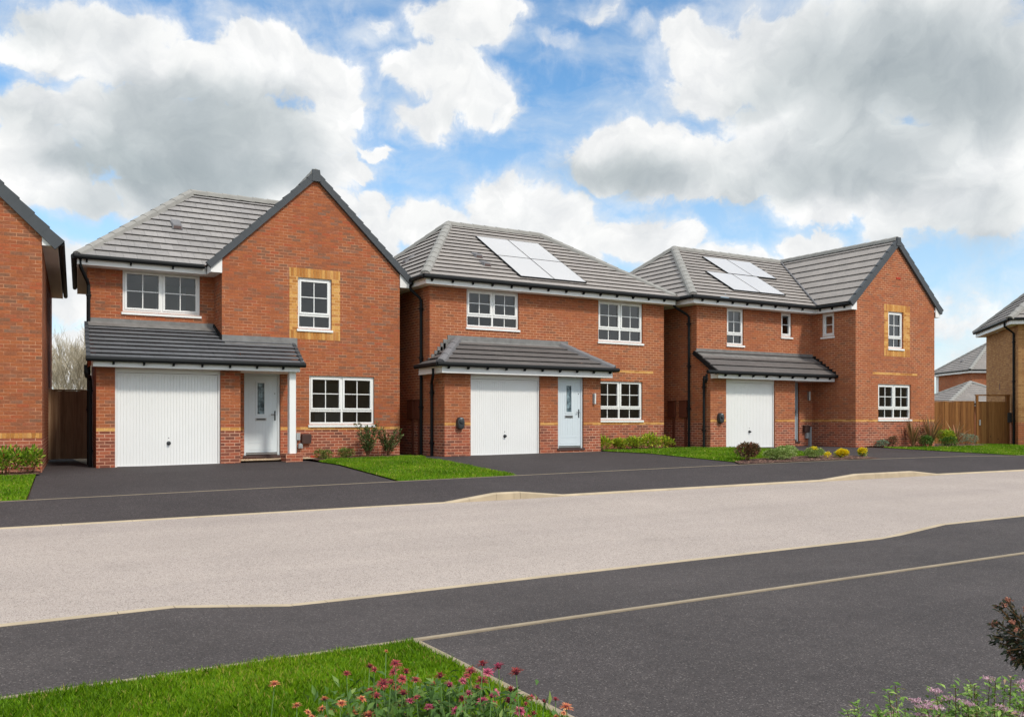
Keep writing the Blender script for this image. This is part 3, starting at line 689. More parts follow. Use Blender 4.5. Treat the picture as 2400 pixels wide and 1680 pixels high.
def roof_plane(b, poly, gauge=.29, th=.039, over=.0, mat=0, lapped=.06):
    """tile courses as real overlapping steps. poly[0]-poly[1] is the eave"""
    p0, p1 = Vector(poly[0]), Vector(poly[1])
    a = (p1-p0).normalized(); P = [Vector(p) for p in poly]
    n = None
    for q in P[2:]:
        c = a.cross(q-p0)
        if c.length > .2: n = c.normalized(); break
    if n.z < 0: n = -n
    s = n.cross(a).normalized()
    if s.z < 0: s = -s
    pts = [((q-p0).dot(a), (q-p0).dot(s)) for q in P]
    y = 0.0; ymax = max(q[1] for q in pts)
    while y < ymax-.02:
        c = clip(clip(pts, 1, y, False), 1, min(y+gauge+lapped, ymax), True)
        if len(c) > 2:
            lift = lambda yy: th*(1-(yy-y)/gauge)
            b.face([tuple(p0+a*x+s*yy+n*lift(yy)) for x, yy in c], mat, [(x, yy) for x, yy in c])
            e = [q for q in c if abs(q[1]-y) < 1e-6]
            if len(e) >= 2:
                x0, x1 = min(q[0] for q in e), max(q[0] for q in e)
                k0, k1 = p0+a*x0+s*y, p0+a*x1+s*y
                b.face([tuple(k0+n*th), tuple(k1+n*th), tuple(k1+n*(th-.010)), tuple(k0+n*(th-.010))], mat, [(x0, y), (x1, y), (x1, y+.01), (x0, y+.01)])
                b.face([tuple(k0+n*(th-.010)), tuple(k1+n*(th-.010)), tuple(k1+n*(th*.75-.010)+s*.07), tuple(k0+n*(th*.75-.010)+s*.07)], mat, [(x0, y), (x1, y), (x1, y+.01), (x0, y+.01)])
        y += gauge
def cap_run(b, p0, p1, w=.13, h=.085, ln=.43, mat=0, step=.014, drop=.07, ends=True):
    """ridge or hip tiles laid end over end from p0 (low) to p1 (high)"""
    b.cut(); p0, p1 = Vector(p0), Vector(p1); d = p1-p0; L = d.length; d.normalize()
    up = (Vector((0, 0, 1))-d*d.z).normalized(); s = d.cross(up).normalized()
    n = max(1, round(L/ln)); l = L/n
    prof = [(-w, -drop), (-w*.86, h*.35), (-w*.5, h*.82), (0, h), (w*.5, h*.82), (w*.86, h*.35), (w, -drop)]
    for i in range(n):
        a, c = p0+d*(l*i), p0+d*(l*(i+1)+.03)
        ra = [a+s*x+up*(y+step) for x, y in prof]; rc = [c+s*x+up*y for x, y in prof]
        for k in range(len(prof)-1): b.face([ra[k], ra[k+1], rc[k+1], rc[k]], mat)
        b.face(ra, mat)
        if i == n-1: b.face(rc[::-1], mat)
def verge_caps(b, p0, p1, yv, ydir, ln=.29, mat=0, dep=.125, wid=.10):
    b.cut()
    """dry verge units stepped up a gable edge; p0 low, p1 high (points on the tile surface)"""
    p0, p1 = Vector(p0), Vector(p1); d = p1-p0; L = d.length; d.normalize()
    up = (Vector((0, 0, 1))-d*d.z).normalized(); n = round(L/ln); l = L/n; Y = Vector(ydir)
    for i in range(n):
        a, c = p0+d*(l*i), p0+d*(l*(i+1)+(.02 if i < n-1 else 0))
        pt = lambda q, u, w_: q+up*u+Y*w_
        b.hexa([pt(a, -dep, 0), pt(c, -dep, 0), pt(c, -dep, wid), pt(a, -dep, wid), pt(a, .052, -.004), pt(c, .026, 0), pt(c, .026, wid), pt(a, .052, wid)], mat)
def gutter(house, org, paths, brackets=(), r=.058):
    for i, p in enumerate(paths):
        b = MB(org); b.tube(p, r, 12)
        for (x, y, z, ax) in (brackets if i == 0 else ()):
            if ax == 'x': b.hexa([(x-.018, y+.02, z-.115), (x+.018, y+.02, z-.115), (x+.018, y+.07, z-.115), (x-.018, y+.07, z-.115), (x-.018, y-.05, z-.03), (x+.018, y-.05, z-.03), (x+.018, y+.07, z-.03), (x-.018, y+.07, z-.03)])
            else: b.box(x+.01, x+.07, y-.018, y+.018, z-.115, z-.03)
        o = b.build('gutter', M['black'], house, True)
    return o
def downpipe(house, org, top, off, zb, wall_pt):
    """swan neck from the gutter outlet, then straight down the wall"""
    b = MB(org); x, y, z = top; wx, wy = wall_pt
    b.tube([(x, y, z), (x, y, z-.16), (x+(wx-x)*.2, y+(wy-y)*.2, z-.24), (x+(wx-x)*.85, y+(wy-y)*.85, z-off+.08), (wx, wy, z-off), (wx, wy, zb)], .04, 10)
    zz = z-off-.25
    while zz > zb+.2:
        b.box(wx-.055, wx+.055, wy-.055, wy+.055, zz, zz+.03); b.lathe((wx, wy, zz-.06), [(.046, 0), (.046, .16)], n=10); zz -= 1.35
    return b.build('downpipe', M['black'], house, True)
def fascia(house, org, boxes):
    b = MB(org); b.auto = True
    for q in boxes:
        if len(q) == 6: b.box(*q)
        else: b.hexa(q)
    return b.build_each('fascia', M['fascia'], house)
def garage_door(house, org, V, u0, u1, z0, zt, ztop):
    b = MB(org); Mf = front(V)
    f = MB(org)
    f.mbox(Mf, u0, u0+.045, .06, .14, z0, zt+.02); f.mbox(Mf, u1-.045, u1, .06, .14, z0, zt+.02); f.mbox(Mf, u0, u1, .05, .15, zt+.02, ztop)
    x0, x1 = u0+.05, u1-.05; n = int(round((x1-x0)/.066)); w = (x1-x0)/n
    za, zb = z0+.04, zt-.03
    for i in range(n):
        a = x0+i*w; g = .006; d0 = .085
        pr = [(a, d0+.009), (a+g, d0), (a+w-g, d0), (a+w, d0+.009)]
        for k in range(3):
            (p, e), (q, e2) = pr[k], pr[k+1]
            b.face([Mf(p, e, za), Mf(q, e2, za), Mf(q, e2, zb), Mf(p, e, zb)])
    b.mbox(Mf, x0, x1, .08, .12, zb, zt+.012); b.mbox(Mf, x0, x1, .078, .12, z0+.012, za)
    d = b.build('garage_door', M['garage'], house)
    f.build('door_frame', M['upvc'], d)
    h = MB(org); cx = (u0+u1)/2; hz = z0+.52
    h.lathe((cx, V+.09, hz), [(.048, 0), (.048, .012), (.02, .018), (.018, .045), (.03, .05), (.03, .07), (.0, .074)], 'y', 16)
    h.build('handle', M['plastic_dark'], d, True)
    h = MB(org); h.lathe((cx, V+.09, hz+.12), [(.012, 0), (.012, .008), (0, .009)], 'y', 10); h.build('lock', M['plastic_dark'], d, True)
    t = MB(org); t.mbox(Mf, u0-.01, u1+.01, .0, .16, z0-.06, z0+.004); t.build('threshold', M['edging'], d)
    return d
def front_door(house, org, V, u0, u1, z0, z1, mat='door', dep=.06, hinge=0):
    Mf = front(V); b = MB(org)
    fw = .06
    b.mbox(Mf, u0, u0+fw, dep, dep+.07, z0, z1); b.mbox(Mf, u1-fw, u1, dep, dep+.07, z0, z1); b.mbox(Mf, u0+fw, u1-fw, dep, dep+.07, z1-fw, z1)
    l0, l1 = u0+fw+.004, u1-fw-.004; zb, zt = z0+.07, z1-fw-.004; cx = (l0+l1)/2-.02
    gw, g0, g1 = .095, zb+.95, zt-.17
    D = dep+.022
    b.mbox(Mf, l0, cx-gw, D, D+.05, zb, zt); b.mbox(Mf, cx+gw, l1, D, D+.05, zb, zt); b.mbox(Mf, cx-gw, cx+gw, D, D+.05, zb, g0); b.mbox(Mf, cx-gw, cx+gw, D, D+.05, g1, zt)
    # moulded surround, upright grooves and the bottom panel as thin raised strips
    for q in ((cx-gw-.035, cx-gw+.008, g0-.035, g1+.035), (cx+gw-.008, cx+gw+.035, g0-.035, g1+.035), (cx-gw+.008, cx+gw-.008, g0-.035, g0+.01), (cx-gw+.008, cx+gw-.008, g1-.01, g1+.035)):
        b.mbox(Mf, q[0], q[1], D-.012, D+.002, q[2], q[3])
    k = l0+.07
    while k < l1-.05:
        if not (cx-gw-.05 < k < cx+gw+.05): b.mbox(Mf, k-.004, k+.004, D-.004, D+.002, zb+.30, zt-.1)
        else: b.mbox(Mf, k-.004, k+.004, D-.004, D+.002, zb+.30, g0-.16)
        k += .085
    for q in ((l0+.07, l1-.07, zb+.06, zb+.075), (l0+.07, l1-.07, zb+.235, zb+.25)): b.mbox(Mf, q[0], q[1], D-.006, D+.002, q[2], q[3])
    d = b.build('front_door', M[mat], house)
    g = MB(org); g.mbox(Mf, cx-gw, cx+gw, D+.015, D+.025, g0, g1); gl = g.build('glazing', M['door_glass'], d)
    c = MB(org)
    for q in ((cx-gw*.62, cx-gw*.55, g0, g1), (cx+gw*.55, cx+gw*.62, g0, g1), (cx-gw, cx+gw, g0+.1, g0+.108), (cx-gw, cx+gw, g1-.108, g1-.1)): c.mbox(Mf, q[0], q[1], D+.009, D+.016, q[2], q[3])
    c.build('glazing_lead', M['plastic_dark'], d)
    p = MB(org); p.mbox(Mf, cx-.14, cx+.14, D-.012, D+.001, g0-.16, g0-.085); lp = p.build('letter_plate', M['chrome'], d)
    p = MB(org); p.mbox(Mf, cx-.115, cx+.115, D-.016, D-.011, g0-.14, g0-.105); p.build('letter_flap', M['plastic_dark'], d)
    h = MB(org); hx = l1-.055; hz = zb+.92
    h.mbox(Mf, hx-.016, hx+.016, D-.012, D+.001, hz-.12, hz+.12); h.tube([Mf(hx, D-.01, hz+.03), Mf(hx, D-.05, hz+.03), Mf(hx-.11, D-.05, hz+.028)], .010, 8)
    h.build('handle', M['plastic_dark'], d)
    s = MB(org); s.lathe(Mf(l1-.06, D-.002, zb+1.48), [(.012, 0), (.012, .006), (0, .007)], 'y', 10); s.build('door_viewer', M['plastic_dark'], d)
    t = MB(org); t.mbox(Mf, l0, l1, D-.035, D+.02, zb-.055, zb-.01); t.build('weather_bar', M['chrome'], d)
    t = MB(org); t.mbox(Mf, u0-.03, u1+.03, -.03, dep+.08, z0-.06, z0-.0); t.build('threshold', M['plastic_brown'], d)
    return d
def charger(house, org, V, u, z):
    b = MB(org); w, h = .105, .165
    def ring(s, d, dz=0): return [(u+w*s*math.copysign(abs(math.cos(a))**.75, math.cos(a)), V-d, z+dz+h*s*math.copysign(abs(math.sin(a))**.75, math.sin(a))) for a in [2*math.pi*k/24 for k in range(24)]]
    R = [ring(.98, 0), ring(1, .04), ring(.99, .09), ring(.9, .12), ring(.7, .128)]
    for i in range(4):
        for k in range(24): b.face([R[i][k], R[i][(k+1) % 24], R[i+1][(k+1) % 24], R[i+1][k]])
    b.face(R[-1]); b.lathe((u, V-.128, z+.045), [(.058, 0), (.058, .02), (.045, .03), (.02, .032), (0, .032)], 'y', 18)
    b.box(u-.05, u+.05, V-.131, V-.12, z-.10, z-.055)
    c = b.build('vehicle_charger', M['plastic_dark'], house, False)
    l = MB(org); l.box(u-.028, u+.028, V-.126, V-.115, z+.118, z+.134); l.build('status_light', M['upvc'], c); return c
def wall_lamp(house, org, V, u, z):
    b = MB(org); b.box(u-.045, u+.005, V-.02, V, z-.15, z+.15); b.box(u-.04, u+.02, V-.06, V-.015, z-.155, z-.13)
    l = b.build('wall_lamp', M['chrome'], house)
    t = MB(org); t.lathe((u+.01, V-.055, z-.15), [(.026, 0), (.026, .30), (0, .31)], 'z', 12); t.build('lamp_tube', M['lamp_glass'], l, True); return l
def roof_vent(house, p, n_ang, org, mat, side=False):
    """low hooded tile vent"""
    b = MB(org); x, y, z = p; t = n_ang
    pts = lambda u, s, h: (x+(s if side else u), y+(u if side else s), z+h+s*t)
    for q in [(-.13, .13, -.18, .14, .03, .075)]:
        b.hexa([pts(q[0], q[2], .0), pts(q[1], q[2], .0), pts(q[1], q[3], .0), pts(q[0], q[3], .0), pts(q[0]+.03, q[2]+.02, q[5]+.03), pts(q[1]-.03, q[2]+.02, q[5]+.03), pts(q[1]-.05, q[3], q[4]), pts(q[0]+.05, q[3], q[4])])
    v = b.build('roof_vent', M[mat], house)
    s_ = MB(org); s_.hexa([pts(-.10, -.185, .015), pts(.10, -.185, .015), pts(.10, -.165, .015), pts(-.10, -.165, .015), pts(-.09, -.18, .075), pts(.09, -.18, .075), pts(.09, -.16, .075), pts(-.09, -.16, .075)])
    s_.build('vent_mouth', M['plastic_brown'], v); return v
def meter_boxes(house, org, V, u, z):
    b = MB(org); b.hexa([(u, V-.10, z), (u+.24, V-.10, z), (u+.24, V, z), (u, V, z), (u, V-.13, z+.22), (u+.24, V-.13, z+.22), (u+.24, V, z+.25), (u, V, z+.25)])
    return b.build('meter_box', M['plastic_brown'], house)
def cabinet(house, org, U, v0, v1, z0, z1):
    b = MB(org); b.box(U-.07, U-.001, v0, v1, z0, z1); b.box(U-.09, U-.001, v0-.02, v1+.02, z1, z1+.03)
    b.box(U-.045, U-.002, v0+.05, v0+.13, -1.2, z0)
    return b.build('meter_cabinet', M['cab_brown'], house)
def brick_band(b, Mf, a0, a1, z0=None, h=.075, proud=.003):
    b.cut()
    b.face([Mf(a0, -proud, z0), Mf(a1, -proud, z0), Mf(a1, -proud, z0+h), Mf(a0, -proud, z0+h)])
def surround(house, org, V, a0, a1, z0, z1, o0, o1, y0, y1):
    """yellow brick frame: soldier courses above and below, stretchers at the sides"""
    Mf = front(V); b = MB(org); q = lambda x0, x1, w0, w1, m: b.face([Mf(x0, -.004, w0), Mf(x1, -.004, w0), Mf(x1, -.004, w1), Mf(x0, -.004, w1)], m)
    sq = lambda x0, x1, w0, w1: b.face([Mf(x0, -.004, w0), Mf(x1, -.004, w0), Mf(x1, -.004, w1), Mf(x0, -.004, w1)], 1, [(x0, .008), (x1, .008), (x1, .228), (x0, .228)])
    sq(o0, o1, y1, y1+.225); sq(o0, o1, y0-.225, y0)
    q(o0, a0, y0, y1, 0); q(a1, o1, y0, y1, 0)
    if y1 > z1: q(a0, a1, z1, y1, 0)
    if z0-.075 > y0: q(a0, a1, y0, z0-.075, 0)
    return b.build('brick_surround', [M['brick_y'], M['brick_ys']], house)
def flashing(house, org, boxes):
    b = MB(org); b.auto = True
    for q in boxes: b.hexa(q) if len(q) == 8 else b.box(*q)
    return b.build_each('flashing', M['lead'], house)
def solar(house, org, quads, nrm):
    n = Vector(nrm).normalized()
    for q in quads:
        b = MB(org); P = [Vector(p)+n*.075 for p in q]; c = sum(P, Vector())/4
        P2 = [p+(c-p)*.006 for p in P]; lo = [p-n*.05 for p in P2]
        b.hexa(lo+P2)
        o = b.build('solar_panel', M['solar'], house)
        f = MB(org); outer = [p+(p-c)*.012 for p in P]
        for k in range(4):
            a, d = outer[k], outer[(k+1) % 4]; a2, d2 = P2[k], P2[(k+1) % 4]
            f.hexa([a-n*.06, d-n*.06, d2-n*.06+(d2-c)*.0, a2-n*.06, a+n*.004, d+n*.004, d2+n*.004, a2+n*.004])
        f.build('panel_frame', M['black'], o)

# ------------------------------------------------------------------ house with the big front gable
def house_gable():
    org = (2.3, 23.35, gz(4, 22)-.0)
    h = thing('brick_house', org, 'red brick house with steep front gable and a white porch post', 'house', 0, 'new brick houses along the far pavement')
    L, R, BK = 2.3, 9.95, 28.2; zb = -1.25
    b = MB(org)
    PLZ[0] = -.245
    gd = (2.68, 4.96, -1.2, 1.165)
    wall_grid(b, front(21.5), L, 5.42, zb, 1.25, [gd], .16)
    sl = lambda a, d, z: (L+d+(a-21.5)*.088, a, z)      # this flank is not quite square to the front
    wall_grid(b, sl, 21.5, 23.35, zb, 1.25); wall_grid(b, sl, 23.35, BK, zb, 3.62)
    wall_grid(b, rightside(5.42), 21.5, 22.5, zb, 1.6)
    w1, w2, w3 = (7.42, 9.21, -.10, 1.16), (7.12, 8.02, 2.36, 3.67), (3.08, 4.88, 2.63, 3.65)
    dr = (5.76, 6.67, -.87, 1.2)
    wall_grid(b, front(22.5), 5.22, R, zb, 3.95, [w1, w2, dr], .12)
    b.face([(5.22, 22.5, 3.95), (R, 22.5, 3.95), (7.585, 22.5, 6.24)])
    wall_grid(b, front(23.35), L, 5.22, 1.5, 3.66, [w3], .12)
    wall_grid(b, leftside(5.22), 22.5, 23.35, 1.3, 3.66)
    wall_grid(b, rightside(R), 22.5, BK, zb, 3.95)
    b.face([(L+.59, BK, zb), (R, BK, zb), (R, BK, 3.9), (L+.59, BK, 3.9)])
    # gable over the lean-to's left cheek
    b.face([(L, 21.5, 1.25), (L, 23.35, 1.25), (L, 23.35, 2.36), (L, 21.5, 1.50)])
    b.build('wall', [M['brick_a'], M['brick_p']], h)
    y = MB(org)
    for V, a0, a1 in ((21.5, L, 2.68), (21.5, 4.96, 5.42), (22.5, 5.42, 5.76), (22.5, 6.67, R)): brick_band(y, front(V), a0, a1, -.245)
    y.build_each('brick_band', M['brick_y'], h)
    surround(h, org, 22.5, 7.12, 8.02, 2.36, 3.67, 6.90, 8.25, 2.31, 3.68)
    r = MB(org); k = MB(org); v = MB(org)
    e = 3.80
    roof_plane(r, [(2.0, 22.88, e), (4.96, 22.88, e), (7.70, 25.66, 6.22), (5.11, 25.66, 6.22)])
    roof_plane(r, [(2.52, 28.44, e), (2.0, 22.88, e), (5.11, 25.66, 6.22)])
    roof_plane(r, [(4.93, 28.44, e), (2.52, 28.44, e), (5.11, 25.66, 6.22), (7.70, 25.66, 6.22)])
    roof_plane(r, [(5.425, 28.44, e), (4.90, 22.44, e), (7.585, 22.44, 6.38), (8.11, 28.44, 6.38)], .345)
    roof_plane(r, [(10.27, 22.44, e), (10.795, 28.44, e), (8.11, 28.44, 6.38), (7.585, 22.44, 6.38)], .345)
    b2 = MB(org); b2.face([(4.9, 28.2, 3.6), (10.2, 28.2, 3.6), (7.585, 28.2, 6.3)]); 
    rf = r.build('roof', M['tile_a'], h)
    b2.build('rear_gable', M['brick_a'], h)
    cap_run(k, (2.05, 22.93, e+.02), (5.11, 25.66, 6.25)); cap_run(k, (2.55, 28.39, e+.02), (5.11, 25.66, 6.25)); cap_run(k, (5.11, 25.66, 6.25), (7.64, 25.66, 6.25)); cap_run(k, (7.59, 22.5, 6.41), (8.105, 28.4, 6.41))
    k.build_each('ridge_tile', M['ridge'], rf)
    verge_caps(v, (4.86, 22.41, 3.80), (7.585, 22.41, 6.40), 0, (0, 1, 0)); verge_caps(v, (10.31, 22.41, 3.80), (7.585, 22.41, 6.40), 0, (0, 1, 0))
    v.cut(); v.hexa([(7.46, 22.395, 6.16), (7.71, 22.395, 6.16), (7.71, 22.54, 6.16), (7.46, 22.54, 6.16), (7.5, 22.395, 6.46), (7.67, 22.395, 6.46), (7.67, 22.54, 6.50), (7.5, 22.54, 6.50)])
    v.build_each('verge_cap', M['verge'], rf)
    f = [(2.05, 4.93, 22.93, 22.955, 3.615, 3.80), [(2.05, 22.96, 3.615), (2.075, 22.96, 3.615), (2.565, 28.4, 3.615), (2.54, 28.4, 3.615), (2.05, 22.96, 3.80), (2.075, 22.96, 3.80), (2.565, 28.4, 3.80), (2.54, 28.4, 3.80)],
         [(4.95, 22.50, 3.615), (4.975, 22.50, 3.615), (4.975, 23.3, 3.615), (4.95, 23.3, 3.615), (4.95, 22.50, 3.80), (4.975, 22.50, 3.80), (4.975, 23.3, 3.80), (4.95, 23.3, 3.80)],
         [(4.95, 22.47, 3.615), (5.219, 22.47, 3.615), (5.219, 22.495, 3.615), (4.95, 22.495, 3.615), (4.95, 22.47, 3.72), (5.219, 22.47, 3.97), (5.219, 22.495, 3.97), (4.95, 22.495, 3.72)],
         [(9.951, 22.47, 3.615), (10.22, 22.47, 3.615), (10.22, 22.495, 3.615), (9.951, 22.495, 3.615), (9.951, 22.47, 3.97), (10.22, 22.47, 3.72), (10.22, 22.495, 3.72), (9.951, 22.495, 3.97)], (10.2, 10.22, 22.5, 28.4, 3.615, 3.72)]
    fascia(h, org, f)
    s = MB(org); s.auto = True
    s.box(2.076, 4.949, 22.956, 23.35, 3.618, 3.63); s.hexa([(2.1, 23.351, 3.618), (2.47, 23.351, 3.618), (2.92, 28.4, 3.618), (2.56, 28.4, 3.618), (2.1, 23.351, 3.63), (2.47, 23.351, 3.63), (2.92, 28.4, 3.63), (2.56, 28.4, 3.63)]); s.box(4.976, 5.22, 22.496, 23.35, 3.619, 3.631); s.box(9.95, 10.2, 22.5, 28.4, 3.618, 3.63)
    s.build_each('soffit', M['soffit'], h)
    gutter(h, org, [[(1.98, 22.85, 3.785), (4.88, 22.85, 3.785)], [(1.97, 22.87, 3.785), (2.48, 28.4, 3.785)], [(10.30, 22.46, 3.76), (10.30, 28.4, 3.76)]], [(2.25+.95*i, 22.865, 3.785, 'x') for i in range(3)])
    # lean-to over the garage and the porch
    rl = MB(org); kl = MB(org); le, sl_ = 1.34, .43
    z_at = lambda V: le+sl_*(V-21.07)
    roof_plane(rl, [(2.1, 21.07, le), (5.22, 21.07, le), (5.22, 23.35, z_at(23.35)), (2.28, 23.35, z_at(23.35))], .28)
    roof_plane(rl, [(5.221, 21.07, le), (6.80, 21.07, le), (7.0, 22.5, z_at(22.5)), (5.221, 22.5, z_at(22.5))], .28)
    pr = rl.build('porch_roof', M['tile_dark'], h)
    for x in (2.06, 6.76): verge_caps(kl, (x, 21.06, le+.0), (x+.2 if x > 5 else x+.18, 22.5 if x > 5 else 23.35, z_at(22.5 if x > 5 else 23.35)+.0), 0, (1, 0, 0), .28, 0, .07, .08)
    kl.build_each('verge_cap', M['verge'], pr)
    flashing(h, org, [[(2.31, 23.33, 2.23), (5.22, 23.33, 2.23), (5.22, 23.349, 2.23), (2.31, 23.349, 2.23), (2.31, 23.335, 2.44), (5.22, 23.335, 2.44), (5.22, 23.349, 2.44), (2.31, 23.349, 2.44)],
                      [(2.3, 23.05, 2.225), (5.2, 23.05, 2.225), (5.2, 23.34, 2.35), (2.31, 23.34, 2.35), (2.3, 23.05, 2.24), (5.2, 23.05, 2.24), (5.2, 23.34, 2.365), (2.31, 23.34, 2.365)],
                      (5.22, 7.10, 22.475, 22.497, 1.86, 2.10), [(5.25, 22.30, 1.87), (7.05, 22.30, 1.87), (7.05, 22.49, 1.955), (5.25, 22.49, 1.955), (5.25, 22.30, 1.89), (7.05, 22.30, 1.89), (7.05, 22.49, 1.975), (5.25, 22.49, 1.975)]])
    st = MB(org)
    for i in range(7): st.box(5.19, 5.218, 22.5+.12*i, 22.62+.12*i, z_at(22.5+.12*i)+.0, z_at(22.5+.12*i)+.15)
    st.build('stepped_flashing', M['black'], h)
    fascia(h, org, [(2.2, 6.74, 21.13, 21.155, 1.165, 1.33), (2.2, 2.225, 21.156, 21.5, 1.165, 1.3), [(6.715, 21.156, 1.165), (6.74, 21.156, 1.165), (6.92, 22.49, 1.165), (6.895, 22.49, 1.165), (6.715, 21.156, 1.33), (6.74, 21.156, 1.33), (6.92, 22.49, 1.33), (6.895, 22.49, 1.33)]])
    s = MB(org); s.auto = True; s.box(2.226, 5.42, 21.156, 21.5, 1.168, 1.18); s.hexa([(5.42, 21.156, 1.169), (6.714, 21.156, 1.169), (6.89, 22.49, 1.169), (5.42, 22.49, 1.169), (5.42, 21.156, 1.181), (6.714, 21.156, 1.181), (6.89, 22.49, 1.181), (5.42, 22.49, 1.181)]); s.build_each('porch_soffit', M['soffit'], h)
    gutter(h, org, [[(2.05, 21.045, 1.325), (6.85, 21.045, 1.325)]], [(2.6+.62*i, 21.06, 1.325, 'x') for i in range(7)])
    garage_door(h, org, 21.5, 2.68, 4.96, -1.04, 1.05, 1.165)
    front_door(h, org, 22.5, 5.76, 6.67, -.87, 1.185)
    p = MB(org); p.box(6.53, 6.685, 21.28, 21.435, -.80, 1.168); p.build('porch_post', M['upvc'], h)
    p = MB(org); p.box(6.40, 6.81, 21.14, 21.56, -1.3, -.80); p.build('post_plinth', M['brick_p'], h)
    p = MB(org); p.box(5.62, 6.75, 21.75, 22.47, -1.3, -.985); p.build('doorstep', M['step'], h)
    window(h, org, front(22.5), *w1, cols=2, lower=.30); window(h, org, front(22.5), *w2, cols=1, lower=.30); window(h, org, front(23.35), *w3, cols=2, lower=0)
    it = MB(org); room(it, front(22.5), *w1); room(it, front(22.5), *w2, 2.6, .4); room(it, front(23.35), *w3, 3.0, .5); it.build_each('interior', [M['room'], M['room_floor'], M['upvc']], h)
    meter_boxes(h, org, 22.5, 7.2, -.59)
    g = MB(org); g.box(7.06, 7.16, 22.43, 22.5, -.50, -.32); g.tube([(7.05, 22.46, -1.1), (7.05, 22.46, -.5)], .03, 8); g.lathe((7.17, 22.5, -.64), [(.055, 0), (.055, .08), (.04, .09), (0, .09)], 'y', 14); g.box(7.115, 7.225, 22.42, 22.5, -.71, -.64); g.build('gas_pipe_box', M['plastic_grey'], h)
    a = MB(org); a.box(7.45, 7.67, 22.49, 22.5, -.98, -.905); a.build('air_brick', M['terracotta'], h)
    roof_vent(h, (4.48, 24.27, 5.03+.02), .87, org, 'ridge_dark')
    downpipe(h, org, (2.12, 22.95, 3.74), .55, -1.1, (2.33, 23.30))
    downpipe(h, org, (2.08, 21.35, 1.2), .3, -1.1, (2.24, 22.1))
    return h
